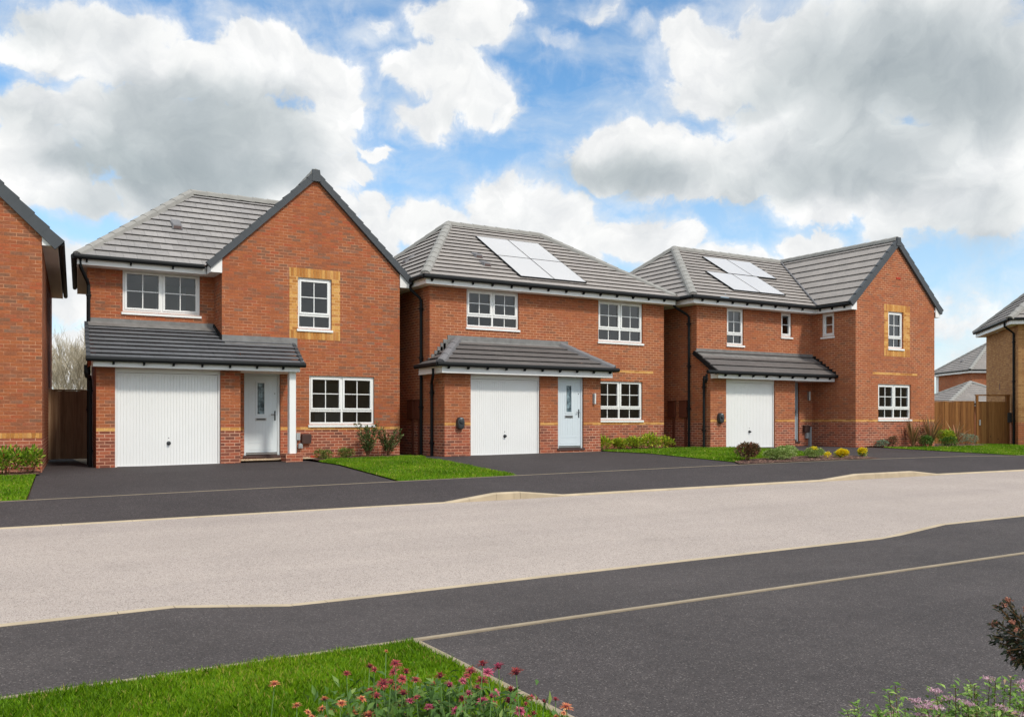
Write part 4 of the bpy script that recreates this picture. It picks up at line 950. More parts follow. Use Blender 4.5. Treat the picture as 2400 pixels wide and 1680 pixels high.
# ------------------------------------------------------------------ middle house, full hip
def house_hip():
    org = (10.61, 22.0, gz(14, 22))
    h = thing('brick_house', org, 'hipped red brick house with a square of four solar panels and hipped porch', 'house', 0, 'new brick houses along the far pavement')
    L, R, BK = 10.61, 18.87, 29.0; zb = -1.2; V = 21.1
    b = MB(org)
    PLZ[0] = -.13
    gd = (11.39, 13.6, -1.1, 1.24); dr = (14.2, 15.09, -.80, 1.24)
    w1, w2, w3 = (11.75, 13.45, 2.61, 3.655), (16.28, 18.01, 2.42, 3.655), (16.23, 18.0, .02, 1.23)
    wall_grid(b, front(V), L, 15.70, zb, 1.3, [gd, dr], .16)
    wall_grid(b, leftside(L), V, 22.0, zb, 1.3); wall_grid(b, leftside(L), 22.0, BK, zb, 3.655)
    wall_grid(b, rightside(15.70), V, 22, zb, 1.4)
    wall_grid(b, front(22.0), L, R, 1.2, 3.655, [w1, w2], .12)
    wall_grid(b, front(22.0), 15.70, R, zb, 1.2, [(16.23, 18.0, .02, 1.2)], .12)
    b.face([(L, BK, zb), (R, BK, zb), (R, BK, 3.65), (L, BK, 3.65)])
    wall_grid(b, rightside(R), 22.0, BK, zb, 3.655)
    b.build('wall', [M['brick_b'], M['brick_p']], h)
    y = MB(org)
    for VV, a0, a1 in ((V, L, 11.39), (V, 13.6, 14.2), (V, 15.09, 15.70), (22.0, 15.70, 16.2), (22.0, 18.03, R)): brick_band(y, front(VV), a0, a1, -.13)
    brick_band(y, front(22.0), 16.2, 18.03, -.13); brick_band(y, front(22.0), 16.0, 18.43, 1.47)
    y.build_each('brick_band', M['brick_y'], h)
    r = MB(org); k = MB(org); e = 3.88; A, B = (12.95, 25.5, 6.22), (16.42, 25.5, 6.22)
    roof_plane(r, [(10.27, 21.6, e), (19.12, 21.6, e), B, A], .305)
    roof_plane(r, [(10.27, 29.4, e), (10.27, 21.6, e), A], .305)
    roof_plane(r, [(19.12, 21.6, e), (19.12, 29.4, e), B], .305)
    roof_plane(r, [(19.12, 29.4, e), (10.27, 29.4, e), A, B], .305)
    rf = r.build('roof', M['tile_b'], h)
    for p, q in (((10.32, 21.67, e+.03), A), ((10.32, 29.35, e+.03), A), ((19.07, 21.67, e+.03), B), ((19.07, 29.35, e+.03), B)): cap_run(k, p, (q[0], q[1], q[2]+.03), .14)
    cap_run(k, (A[0], A[1], A[2]+.03), (B[0], B[1], B[2]+.03)); k.build_each('ridge_tile', M['ridge'], rf)
    fascia(h, org, [(10.34, 19.05, 21.65, 21.675, 3.655, 3.86), (10.34, 10.365, 21.676, 29.3, 3.655, 3.86), (19.025, 19.05, 21.676, 29.3, 3.655, 3.86)])
    s = MB(org); s.auto = True; s.box(10.366, 19.024, 21.676, 22.0, 3.658, 3.67); s.box(10.366, L, 22.001, 29.3, 3.658, 3.67); s.box(R, 19.024, 22.001, 29.3, 3.658, 3.67); s.build_each('soffit', M['soffit'], h)
    gutter(h, org, [[(10.23, 21.565, 3.835), (19.16, 21.565, 3.835)], [(10.24, 21.59, 3.835), (10.24, 29.3, 3.835)], [(19.15, 21.59, 3.835), (19.15, 29.3, 3.835)]], [(10.5+.62*i, 21.58, 3.835, 'x') for i in range(14)])
    # porch roof
    rl = MB(org); kl = MB(org); le = 1.47; PA, PB = (11.42, 21.98, 2.19), (14.93, 21.98, 2.19)
    roof_plane(rl, [(10.27, 20.72, le), (16.0, 20.72, le), PB, PA], .295)
    roof_plane(rl, [(10.37, 22.30, le), (10.27, 20.72, le), PA, (10.68, 22.0, 1.66), (10.60, 22.30, 1.58)], .295)
    roof_plane(rl, [(16.0, 20.72, le), (16.0, 21.99, le), PB], .295)
    pr = rl.build('porch_roof', M['tile_brown'], h)
    cap_run(kl, (10.32, 20.77, le+.03), (PA[0], PA[1], PA[2]+.03), .13); cap_run(kl, (15.95, 20.77, le+.03), (PB[0], PB[1], PB[2]+.03), .13)
    kl.build_each('ridge_tile', M['ridge_dark'], pr)
    fl = [(11.15, 15.15, 21.975, 21.997, 2.13, 2.34), [(11.4, 21.76, 2.06), (14.95, 21.76, 2.06), (14.95, 21.99, 2.20), (11.4, 21.99, 2.20), (11.4, 21.76, 2.08), (14.95, 21.76, 2.08), (14.95, 21.99, 2.22), (11.4, 21.99, 2.22)]]
    for i in range(6): fl.append((11.02-.09*i, 11.15-.09*i+.03, 21.98, 21.997, 1.9-.105*i, 2.2-.105*i+.02))
    flashing(h, org, fl)
    fascia(h, org, [(10.38, 15.90, 20.79, 20.815, 1.235, 1.46), (10.38, 10.405, 20.816, 22.2, 1.235, 1.46), (15.875, 15.90, 20.816, 21.99, 1.235, 1.46)])
    s = MB(org); s.auto = True; s.box(10.406, 15.874, 20.816, V, 1.238, 1.25); s.box(10.406, L, V+.001, 22.3, 1.238, 1.25); s.box(15.70, 15.874, V+.001, 21.99, 1.238, 1.25); s.build_each('porch_soffit', M['soffit'], h)
    gutter(h, org, [[(10.20, 20.69, 1.455), (16.05, 20.69, 1.455)], [(10.22, 20.71, 1.455), (10.32, 22.3, 1.455)], [(16.03, 20.71, 1.455), (16.03, 21.97, 1.455)]], [(10.55+.58*i, 20.705, 1.455, 'x') for i in range(10)])
    garage_door(h, org, V, 11.39, 13.6, -.95, 1.10, 1.235)
    front_door(h, org, V, 14.2, 15.09, -.79, 1.235)
    window(h, org, front(22.0), *w1, cols=2, lower=.27); window(h, org, front(22.0), *w2, cols=2, lower=.33); window(h, org, front(22.0), *w3, cols=2, lower=.30)
    it = MB(org); room(it, front(22.0), *w1, 3.2, .5); room(it, front(22.0), *w2, 3.2, .5); room(it, front(22.0), *w3, 3.4, .5); it.build_each('interior', [M['room'], M['room_floor'], M['upvc']], h)
    P = lambda x, yv: (x, yv, e+.6*(yv-21.6))
    vs = [21.93, 23.27, 24.62]
    qs = [[P(x0, v0), P(x1, v0), P(x1, v1), P(x0, v1)] for x0, x1 in ((13.46, 14.60), (14.62, 15.76)) for v0, v1 in ((vs[0], vs[1]-.01), (vs[1]+.01, vs[2]))]
    solar(h, org, qs, (0, -.6, 1))
    roof_vent(h, (12.72, 23.2, 4.86), .6, org, 'ridge_dark'); roof_vent(h, (12.69, 22.65, 4.53), .6, org, 'ridge_dark')
    roof_vent(h, (11.45, 25.2, 4.93), .87, org, 'ridge_dark', True)
    charger(h, org, V, 11.05, -.075); wall_lamp(h, org, V, 15.45, .63)
    cabinet(h, org, L, 22.52, 22.82, .04, .56); cabinet(h, org, L, 22.95, 23.33, .04, .56)
    downpipe(h, org, (10.27, 22.55, 3.8), .5, -1.0, (10.55, 22.42)); downpipe(h, org, (10.3, 21.15, 1.36), .38, -1.0, (10.55, 21.75))
    return h
# ------------------------------------------------------------------ right-hand house with forward gable wing
def house_wing():
    org = (19.73, 21.42, gz(23, 21.4))
    h = thing('brick_house', org, 'red brick house with a forward gabled wing and two staggered solar panel rows', 'house', 0, 'new brick houses along the far pavement')
    L, IN, R, BK = 19.73, 25.11, 29.37, 28.2; zb = -1.2; V, VM, VW = 20.8, 21.42, 19.63
    b = MB(org)
    PLZ[0] = -.045
    gd = (20.4, 22.6, -1.1, 1.31)
    w1, w2, w3, w4, w5 = (21.04, 21.80, 2.48, 3.67), (23.56, 24.08, 2.86, 3.67), (26.8, 27.61, 2.48, 3.73), (26.27, 28.04, .05, 1.24), (20.5, 21.02, 2.88, 3.67)
    wall_grid(b, front(V), L, 23.53, zb, 1.35, [gd], .16)
    wall_grid(b, leftside(L), V, VM, zb, 1.35); wall_grid(b, leftside(L), VM, BK, zb, 3.67)
    wall_grid(b, rightside(23.53), V, VM, zb, 1.5)
    b.face([(L, V, 1.35), (L, VM, 1.35), (L, VM, 2.16), (L, V, 1.74)])
    wall_grid(b, front(VM), L, IN, zb, 3.67, [w1, w2, (23.62, 24.44, -.72, 1.3)], .12)
    wall_grid(b, leftside(IN), VW, VM, zb, 3.67, [w5], .12)
    wall_grid(b, front(VW), IN, R, zb, 4.0, [w3, w4], .12)
    b.face([(IN, VW, 4.0), (R, VW, 4.0), (27.25, VW, 6.05)])
    wall_grid(b, rightside(R), VW, BK, zb, 4.0)
    b.face([(L, BK, zb), (R, BK, zb), (R, BK, 4.0), (L, BK, 4.0)])
    b.build('wall', [M['brick_b'], M['brick_p']], h)
    y = MB(org); bz = -.045
    for VV, a0, a1 in ((V, L, 20.4), (V, 22.6, 23.53), (VM, 24.5, IN), (VW, IN, R)): brick_band(y, front(VV), a0, a1, bz)
    brick_band(y, leftside(IN), VW, VM, bz); brick_band(y, front(VW), 25.97, 28.39, 1.555)
    y.build_each('brick_band', M['brick_y'], h)
    surround(h, org, VW, 26.8, 27.61, 2.48, 3.73, 26.58, 27.97, 2.42, 3.74)
    r = MB(org); k = MB(org); v = MB(org); e = 3.90
    A, B = (21.76, 24.8, 6.2), (27.25, 24.8, 6.2); e2 = 3.92
    roof_plane(r, [(19.2, 21.0, e), (24.8, 21.0, e), (27.2, 24.8, 6.2), A], .295)
    roof_plane(r, [(19.2, 28.6, e), (19.2, 21.0, e), A], .295)
    roof_plane(r, [(24.8, 28.6, e), (19.2, 28.6, e), A, (27.2, 24.8, 6.2)], .295)
    roof_plane(r, [(24.80, 21.02, e2), (24.80, 19.57, e2), (27.25, 19.57, 6.2), (27.25, 24.8, 6.2)], .39)
    roof_plane(r, [(29.70, 19.57, e2), (29.70, 28.6, e2), (27.25, 28.6, 6.2), (27.25, 19.57, 6.2)], .39)
    roof_plane(r, [(24.80, 28.6, e2), (24.80, 28.55, e2), (27.25, 24.8, 6.2), (27.25, 28.6, 6.2)], .39)
    rf = r.build('roof', M['tile_b'], h)
    for p, q in (((19.25, 21.06, e+.03), A), ((19.25, 28.54, e+.03), A)): cap_run(k, p, (q[0], q[1], q[2]+.03), .14)
    cap_run(k, (A[0], A[1], A[2]+.02), (27.1, 24.8, 6.22)); cap_run(k, (27.25, 19.6, 6.23), (27.25, 28.5, 6.23)); k.build_each('ridge_tile', M['ridge'], rf)
    vl = MB(org); vl.tube([(24.78, 20.95, 3.95), (27.18, 24.75, 6.23)], .03, 6); vl.build('valley_trim', M['ridge_dark'], rf)
    verge_caps(v, (24.76, 19.54, e2-.02), (27.25, 19.54, 6.22), 0, (0, 1, 0), .39, 0, .17); verge_caps(v, (29.74, 19.54, e2-.02), (27.25, 19.54, 6.22), 0, (0, 1, 0), .39, 0, .17)
    v.cut(); v.hexa([(27.12, 19.52, 5.99), (27.38, 19.52, 5.99), (27.38, 19.66, 5.99), (27.12, 19.66, 5.99), (27.17, 19.52, 6.28), (27.33, 19.52, 6.28), (27.33, 19.66, 6.31), (27.17, 19.66, 6.31)])
    v.build_each('verge_cap', M['verge'], rf)
    fascia(h, org, [(19.26, 24.87, 21.05, 21.075, 3.67, 3.88), (19.26, 19.285, 21.076, 28.4, 3.67, 3.88),
        (24.85, 24.875, 19.61, 21.05, 3.67, 3.90), [(24.85, 19.58, 3.67), (25.109, 19.58, 3.67), (25.109, 19.606, 3.67), (24.85, 19.606, 3.67), (24.85, 19.58, 3.84), (25.109, 19.58, 4.05), (25.109, 19.606, 4.05), (24.85, 19.606, 3.84)],
        [(29.371, 19.58, 3.67), (29.63, 19.58, 3.67), (29.63, 19.606, 3.67), (29.371, 19.606, 3.67), (29.371, 19.58, 4.05), (29.63, 19.58, 3.84), (29.63, 19.606, 3.84), (29.371, 19.606, 4.05)], (29.61, 29.63, 19.61, 28.4, 3.67, 3.88)])
    s = MB(org); s.auto = True; s.box(19.286, 25.1, 21.076, VM, 3.673, 3.685); s.box(19.286, L, VM+.001, 28.4, 3.673, 3.685); s.box(24.876, IN, 19.607, 21.08, 3.673, 3.686); s.box(R, 29.61, 19.607, 28.4, 3.673, 3.685); s.build_each('soffit', M['soffit'], h)
    gutter(h, org, [[(19.14, 20.965, 3.85), (24.78, 20.965, 3.85)], [(19.16, 20.99, 3.85), (19.16, 28.4, 3.85)], [(24.77, 20.97, 3.85), (24.77, 19.6, 3.85)], [(29.74, 19.6, 3.85), (29.74, 28.4, 3.85)]], [(19.6+.65*i, 20.98, 3.85, 'x') for i in range(8)]+[(24.78, 19.85+.5*i, 3.85, 'y') for i in range(3)])
    rl = MB(org); kl = MB(org); le = 1.50; zt = 2.19
    roof_plane(rl, [(19.62, 20.4, le), (25.55, 20.4, le), (25.10, 21.42, zt), (19.62, 21.42, zt)], .385)
    pr = rl.build('porch_roof', M['tile_brown'], h)
    verge_caps(kl, (19.585, 20.39, le), (19.585, 21.42, zt), 0, (1, 0, 0), .385, 0, .1, .07); kl.build_each('verge_cap', M['black'], pr)
    st = MB(org)
    for i in range(8): st.box(IN-.025, IN-.002, 19.95+.18*i, 20.13+.18*i, 1.42+.10*i, 1.60+.10*i)
    flashing(h, org, [(19.7, 25.1, 21.395, 21.417, 2.12, 2.29), [(19.65, 21.15, 2.02), (25.05, 21.15, 2.02), (25.05, 21.40, 2.16), (19.65, 21.40, 2.16), (19.65, 21.15, 2.04), (25.05, 21.15, 2.04), (25.05, 21.40, 2.18), (19.65, 21.40, 2.18)]])
    sf = MB(org)
    for i in range(7): sf.box(IN-.02, IN-.002, 20.42+.14*i, 20.58+.14*i, 1.44+.095*i, 1.66+.095*i)
    sf.build('stepped_flashing', M['black'], h)
    fascia(h, org, [(19.74, 25.09, 20.46, 20.485, 1.31, 1.46), (19.74, 19.765, 20.486, V, 1.31, 1.46)])
    s = MB(org); s.auto = True; s.box(19.766, 25.09, 20.486, VM, 1.316, 1.328); s.build_each('porch_soffit', M['soffit'], h)
    gutter(h, org, [[(19.2, 20.365, 1.485), (25.1, 20.365, 1.485)]], [(20.0+.6*i, 20.38, 1.485, 'x') for i in range(9)])
    garage_door(h, org, V, 20.4, 22.6, -.885, 1.19, 1.31)
    front_door(h, org, VM, 23.62, 24.44, -.72, 1.31, 'door_dark')
    window(h, org, front(VM), *w1, cols=1, lower=.29); window(h, org, front(VM), *w2, cols=1, lower=0, bars=(0, 1)); window(h, org, front(VW), *w3, cols=1, lower=.30); window(h, org, front(VW), *w4, cols=2, lower=.30)
    window(h, org, leftside(IN), *w5, cols=1, lower=0, bars=(0, 1))
    it = MB(org); room(it, front(VM), *w1, 3, .5); room(it, front(VM), *w2, 2.4, .5); room(it, front(VW), *w3, 3, .6); room(it, front(VW), *w4, 3.4, .5); room(it, leftside(IN), *w5, 2.2, .3); it.build_each('interior', [M['room'], M['room_floor'], M['upvc']], h)
    P = lambda x, yv: (x, yv, e+.605*(yv-21.0))
    qs = [[P(x0, v0), P(x1, v0), P(x1, v1), P(x0, v1)] for x0, x1, v0, v1 in ((22.56, 23.73, 22.92, 24.23), (23.75, 24.93, 22.92, 24.23), (21.46, 22.66, 21.56, 22.88), (22.68, 23.88, 21.56, 22.88))]
    solar(h, org, qs, (0, -.605, 1))
    charger(h, org, V, 20.11, .07); wall_lamp(h, org, VM, 24.9, .85)
    meter_boxes(h, org, VM, 24.62, -.41)
    g = MB(org); g.box(24.90, 24.98, 21.34, VM, -1.0, -.22); g.box(24.72, 24.86, 21.33, VM, -.62, -.43); g.build('gas_pipe_box', M['plastic_grey'], h)
    a = MB(org); a.box(27.22, 27.46, VW-.012, VW, 4.86, 4.93); a.box(27.28, 27.32, VW-.012, VW, 5.03, 5.06); a.build('air_brick', M['terracotta'], h)
    a = MB(org); a.box(26.1, 26.3, VW-.01, VW, -.80, -.73); a.build('air_brick', M['terracotta'], h)
    cabinet(h, org, L, 21.82, 22.18, .1, .62); cabinet(h, org, L, 22.39, 22.73, .1, .62)
    downpipe(h, org, (19.2, 21.9, 3.82), .5, -.95, (19.67, 21.72)); downpipe(h, org, (19.24, 20.45, 1.42), .14, -.95, (19.66, 21.02))
    return h
# ------------------------------------------------------------------ houses at the frame's edges and behind, in their own frames
def hip_house(h, W, D, zt, ez, pitch, mats, ov=.35, side_only=None):
    """plain hipped box: x along the front, y into the depth, z relative to its floor"""
    wall, tile = mats
    b = MB(); b.box(0, W, 0, D, -.4, zt); b.build('wall', M[wall], h)
    r = MB(); k = MB(); run = min(W, D)/2+ov; zr = ez+run*math.tan(pitch)
    if W >= D: A, B = (-ov+run, D/2, zr), (W+ov-run, D/2, zr)
    else: A, B = (W/2, -ov+run, zr), (W/2, D+ov-run, zr)
    c = [(-ov, -ov, ez), (W+ov, -ov, ez), (W+ov, D+ov, ez), (-ov, D+ov, ez)]
    if W >= D:
        for q in ([c[0], c[1], B, A], [c[3], c[0], A], [c[1], c[2], B], [c[2], c[3], A, B]): roof_plane(r, q, .30)
        hp = ((c[0], A), (c[3], A), (c[1], B), (c[2], B))
    else:
        for q in ([c[0], c[1], A], [c[3], c[0], A, B], [c[1], c[2], B, A], [c[2], c[3], B]): roof_plane(r, q, .30)
        hp = ((c[0], A), (c[1], A), (c[2], B), (c[3], B))
    rf = r.build('roof', M[tile], h)
    for p, q in hp: cap_run(k, (p[0], p[1], p[2]+.03), (q[0], q[1], q[2]+.03), .15)
    if (Vector(A)-Vector(B)).length > .3: cap_run(k, A, B, .15)
    k.build_each('ridge_tile', M['ridge'], rf)
    f = ov-.05
    fascia(h, (0, 0, 0), [(-f, W+f, -f, -f+.025, zt, ez), (-f, -f+.025, -f+.026, D+f, zt, ez), (W+f-.025, W+f, -f+.026, D+f, zt, ez), (-f+.026, W+f-.026, D+f-.025, D+f, zt, ez)])
    s = MB(); s.auto = True; s.box(-f+.026, W+f-.026, -f+.026, -.001, zt+.003, zt+.015); s.box(-f+.026, -.001, 0, D+f-.026, zt+.003, zt+.015); s.box(W+.001, W+f-.026, 0, D+f-.026, zt+.003, zt+.015); s.build_each('soffit', M['soffit'], h)
    gutter(h, (0, 0, 0), [[(-ov-.02, -ov-.01, ez), (W+ov+.02, -ov-.01, ez)], [(-ov-.01, -ov, ez), (-ov-.01, D+ov, ez)], [(W+ov+.01, -ov, ez), (W+ov+.01, D+ov, ez)]])
    return A, B
def cam2w(Xc, Y): return (Xc*CT+Y*ST, -Xc*ST+Y*CT)
def edge_houses():
    PLZ[0] = .8
    # left: only the gable corner is in view; turned five degrees
    ang = math.radians(26)-TH     # turned against the street
    cx, cy = cam2w(-9.60, 18.3)
    h = thing('brick_house', (cx, cy, -1.16), 'red brick gable house cut by the picture edge with leafy shrub at its foot', 'house', ang, 'new brick houses along the far pavement')
    W, D = 5.2, 8.8; zt = 5.0
    b = MB(); wall_grid(b, front(0), -W, 0, -.4, zt)
    b.face([(-W, 0, zt), (0, 0, zt), (-W/2, 0, zt+W/2*1.0)]); wall_grid(b, rightside(0), 0, D, -.4, zt); wall_grid(b, leftside(-W), 0, D, -.4, zt)
    b.face([(-W, D, -.4), (0, D, -.4), (0, D, zt), (-W/2, D, zt+W/2), (-W, D, zt)])
    b.build('wall', [M['brick_a'], M['brick_p']], h)
    y = MB(); y.cut(); y.face([(-W, -.004, .80), (0, -.004, .80), (0, -.004, .905), (-W, -.004, .905)], 0, [(-W, .008), (0, .008), (0, .228), (-W, .228)]); y.build_each('brick_band', M['brick_ys'], h)
    r = MB(); rz = zt+W/2+.14; ez = zt-.32+.14
    roof_plane(r, [(.34, -.06, ez), (.34, D+.1, ez), (-W/2, D+.1, rz), (-W/2, -.06, rz)], .39); roof_plane(r, [(-W-.34, D+.1, ez), (-W-.34, -.06, ez), (-W/2, -.06, rz), (-W/2, D+.1, rz)], .39)
    rf = r.build('roof', M['tile_a'], h)
    v = MB(); verge_caps(v, (.38, -.09, ez-.02), (-W/2, -.09, rz+.02), 0, (0, 1, 0), .39, 0, .2); verge_caps(v, (-W-.38, -.09, ez-.02), (-W/2, -.09, rz+.02), 0, (0, 1, 0), .39, 0, .2); v.build_each('verge_cap', M['verge'], rf)
    fascia(h, (0, 0, 0), [[(.001, -.03, zt-.27), (.29, -.03, zt-.27), (.29, -.005, zt-.27), (.001, -.005, zt-.27), (.001, -.03, zt+.03), (.29, -.03, zt-.25), (.29, -.005, zt-.25), (.001, -.005, zt+.03)], (.265, .29, -.004, D, zt-.27, zt-.12)])
    s = MB(); s.auto = True; s.box(.001, .264, -.004, D, zt-.268, zt-.255); s.build_each('soffit', M['soffit'], h)
    gutter(h, (0, 0, 0), [[(.36, -.05, zt-.2), (.36, D, zt-.2)]])
    # right: buff house, its side towards us
    cx, cy = cam2w(20.40, 36.1)
    ang = -math.radians(15.7)-TH
    h = thing('brick_house', (cx, cy, -1.03), 'buff brick house at the picture edge with black downpipe on its corner', 'house', ang)
    zt = 4.88
    hip_house(h, 8.5, 5.4, zt, zt+.2, math.radians(41), ('brick_buff', 'tile_b'), .42)
    d = MB(); d.tube([(-.42, .35, zt+.15), (-.42, .35, zt-.02), (-.06, .45, zt-.3), (-.06, .45, 0)], .045, 10)
    for z in (4.2, 2.6, 1.0): d.box(-.12, 0, .39, .51, z, z+.04)
    d.build('downpipe', M['black'], h, True)
    p = MB(); p.box(-.003, 8.503, -.003, 5.4, -.3, .95); p.build('plinth', M['brick_b'], h)
    g = MB(); g.box(-.16, -.004, .95, 1.2, .95, 1.35); g.build('post_box', M['plastic_dark'], h)
    g = MB(); g.box(-.012, -.001, 2.9, 2.98, 2.35, 2.62); g.build('wall_vent', M['cab_brown'], h)
    # far behind: red house with a panel on its hip, and the low garage in front of it
    cx, cy = cam2w(37.5, 73.0)
    h = thing('brick_house', (cx, cy, -1.1), 'distant red brick house with hipped roof seen over the timber fence', 'house', -TH)
    zt = 4.97
    A, B = hip_house(h, 8.5, 6.2, zt, zt+.22, math.radians(36), ('brick_b', 'tile_b'), .4)
    w = MB(); w.box(-.02, -.001, 5.75, 6.2, -.3, zt); w.build('render_panel', M['fascia'], h)
    tp = math.tan(math.radians(36)); P = lambda x, yv: (x, yv, zt+.22+tp*(yv+.4))
    solar(h, (0, 0, 0), [[P(2.3, 1.0), P(3.5, 1.0), P(3.5, 2.4), P(2.3, 2.4)], [P(3.52, 1.0), P(4.7, 1.0), P(4.7, 2.4), P(3.52, 2.4)]], (0, -tp, 1))
    roof_vent(h, (.9, 3.3, zt+.22+tp*1.3+.03), tp, (0, 0, 0), 'ridge_dark', True)
    cx, cy = cam2w(28.0, 57.2)
    h = thing('garage', (cx-.0, cy, -1.1), 'low brick garage with pyramid tiled roof just behind the fence top', 'garage', -TH)
    hip_house(h, 5.2, 5.2, 2.0, 2.15, math.radians(27), ('brick_b', 'tile_b'), .3)
house_gable(); house_hip(); house_wing(); edge_houses()

# ------------------------------------------------------------------ fences and gates
def boards(b, x0, x1, y, z0, z1, w=.105, seed=0):
    R = random.Random(seed); x = x0; i = 0
    b.box(x0, x1, .010, .016, z0+.01, z1-.012)
    while x < x1-.01:
        e = min(x+w-.004, x1); d = R.uniform(0, .006)+(.008 if i % 2 else 0)
        b.box(x, e+(.018 if i % 2 else 0), y-.012-d, y+.006-d, z0+R.uniform(0, .006), z1-R.uniform(0, .008)); x += w; i += 1
def fences():
    z = gz(1.5, 25.6)
    g = thing('side_gate', (-.2, 25.6, z), 'dark stained boarded gate between the cut-off gable house and the white-post porch house', 'gate')
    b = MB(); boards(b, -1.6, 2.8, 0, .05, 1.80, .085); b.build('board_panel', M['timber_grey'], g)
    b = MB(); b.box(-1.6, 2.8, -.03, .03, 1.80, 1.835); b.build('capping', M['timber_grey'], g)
    b = MB(); b.box(-1.6, 2.8, .012, .05, .3, .4); b.box(-1.6, 2.8, .012, .05, 1.4, 1.5); b.build('rail', M['timber'], g)
    for x0, x1, v, lab in ((9.97, 10.59, 24.4, 'narrow dark side gate deep in the first gap between brick houses'), (18.9, 19.71, 24.2, 'narrow dark side gate deep in the gap beside the wing house')):
        g = thing('side_gate', (x0, v, gz(x0, v)), lab, 'gate'); w = x1-x0
        b = MB(); boards(b, .06, w-.06, 0, .05, 1.75, .1, 3); b.build('board_panel', M['timber'], g)
        for x in (0, w-.06):
            b = MB(); b.box(x, x+.055, -.03, .05, 0, 1.85); b.build('post', M['timber'], g)
    fx, fy = cam2w(11.9, 37.2); ang = -TH
    g = thing('timber_fence', (fx, fy, -1.02), 'golden brown close-boarded fence between the wing house and the gate', 'fence', ang)
    b = MB(); boards(b, 0, 7.3, 0, .05, 1.80, .11, 5); b.build('board_panel', M['timber'], g)
    b = MB(); b.box(0, 7.3, -.02, .03, 1.80, 1.83); b.build('capping', M['timber'], g)
    fx, fy = cam2w(19.24, 37.15)
    g = thing('garden_gate', (fx, fy, -1.02), 'tall framed timber garden gate beside the buff house wall', 'gate', ang)
    b = MB(); boards(b, .10, 1.21, 0, .06, 1.80, .11, 8); b.build('board_panel', M['timber'], g)
    for x0, x1 in ((0, .08), (1.23, 1.37)):
        b = MB(); b.box(x0, x1, -.05, .05, -.1, 2.03); b.build('post', M['timber'], g)
    b = MB(); b.box(-.03, 1.40, -.055, .055, 2.031, 2.09); b.build('lintel', M['timber'], g)
    b = MB(); b.box(.11, .17, -.05, -.022, .82, 1.04); b.build('lock_plate', M['chrome'], g)
    b = MB(); b.box(.05, 1.35, -.5, -.1, -.1, .02); b.build('threshold', M['edging'], g)
fences()
# ------------------------------------------------------------------ planting
def leaf_object(name, P, D, Nn, L, Wd, mat, parent=None, org=(0, 0, 0), rnd=None, fold=.25):
    """many small folded leaves: P base, D direction, Nn face normal"""
    n = len(P); D = D/np.linalg.norm(D, axis=1, keepdims=True)
    S = np.cross(D, Nn); S /= np.maximum(np.linalg.norm(S, axis=1, keepdims=True), 1e-6)
    Nn = np.cross(S, D)
    L = L[:, None]; Wd = Wd[:, None]
    base = P; tip = P+D*L-Nn*L*.12; mid = P+D*L*.5
    l = mid-S*Wd*.5+Nn*Wd*fold; r = mid+S*Wd*.5+Nn*Wd*fold
    verts = np.stack([base, r, tip, l, mid], 1).reshape(-1, 3)-np.array(org)
    if parent is None: verts[:, 2] += H
    i = np.arange(n)*5
    idx = np.stack([i, i+1, i+4, i+1, i+2, i+4, i+2, i+3, i+4, i+3, i, i+4], 1).ravel().astype(np.int32)
    me = bpy.data.meshes.new(name)
    me.vertices.add(n*5); me.vertices.foreach_set('co', verts.ravel().astype(np.float32))
    me.loops.add(n*12); me.loops.foreach_set('vertex_index', idx)
    me.polygons.add(n*4); me.polygons.foreach_set('loop_start', np.arange(0, n*12, 3, dtype=np.int32))
    if rnd is None: rnd = np.clip(RNG.normal(.5, .25, n), 0, 1)
    me.attributes.new('rnd', 'FLOAT', 'FACE').data.foreach_set('value', np.repeat(rnd, 4).astype(np.float32))
    me.materials.append(M[mat]); me.update(calc_edges=True); me.validate()
    o = bpy.data.objects.new(name, me); COL.objects.link(o)
    if parent is not None: o.parent = parent
    return o
def rdir(n):
    v = RNG.normal(size=(n, 3)); return v/np.linalg.norm(v, axis=1, keepdims=True)
def mound(pos, rx, ry, rz, n, L, Wd, mat, parent, cz=.5, lumps=7, name='foliage', shell=.55, top=None, upw=.35):
    """leaf mass with lumps and gaps; pos is the ground point"""
    c = np.array(pos); C = []
    for k in range(lumps):
        d = rdir(1)[0]; d[2] = abs(d[2])*.8-.1
        C.append((d*np.array([rx, ry, rz])*.55, RNG.uniform(.42, .62)))
    C.append((np.zeros(3), .7))
    pick = RNG.integers(0, len(C), n); d = rdir(n)
    rad = RNG.uniform(shell, 1, n)**.6
    off = np.array([C[i][0] for i in pick]); s = np.array([C[i][1] for i in pick])
    pts = off+d*rad[:, None]*s[:, None]*np.array([rx, ry, rz])
    pts[:, 2] = np.maximum(pts[:, 2]+rz*cz, .02)
    dirs = d+rdir(n)*.55+np.array([0, 0, upw])
    keep = pts[:, 2] < rz*2.2
    return leaf_object(name, c+pts[keep], dirs[keep], rdir(keep.sum())*.6+np.array([0, 0, 1.0]), L*RNG.uniform(.6, 1.25, keep.sum()), Wd*RNG.uniform(.7, 1.25, keep.sum()), mat, parent, parent_org(parent))
PORG = {}
def parent_org(p): return PORG[p.name]
def plant(name, pos, label, cat, group=None):
    t = thing(name, pos, label, cat, 0, group); PORG[t.name] = tuple(pos); return t
def stems(p, base, tips, r=.006, mat='wood_stem', name='stems'):
    b = MB(PORG[p.name])
    for s, q in tips:
        s, q = Vector(s), Vector(q); m = s.lerp(q, .5)+Vector((RNG.uniform(-.1, .1), RNG.uniform(-.1, .1), 0))*(q-s).length*.5
        b.tube([s, m, q], r, 5, 0, r*.5)
    return b.build(name, M[mat], p, True)
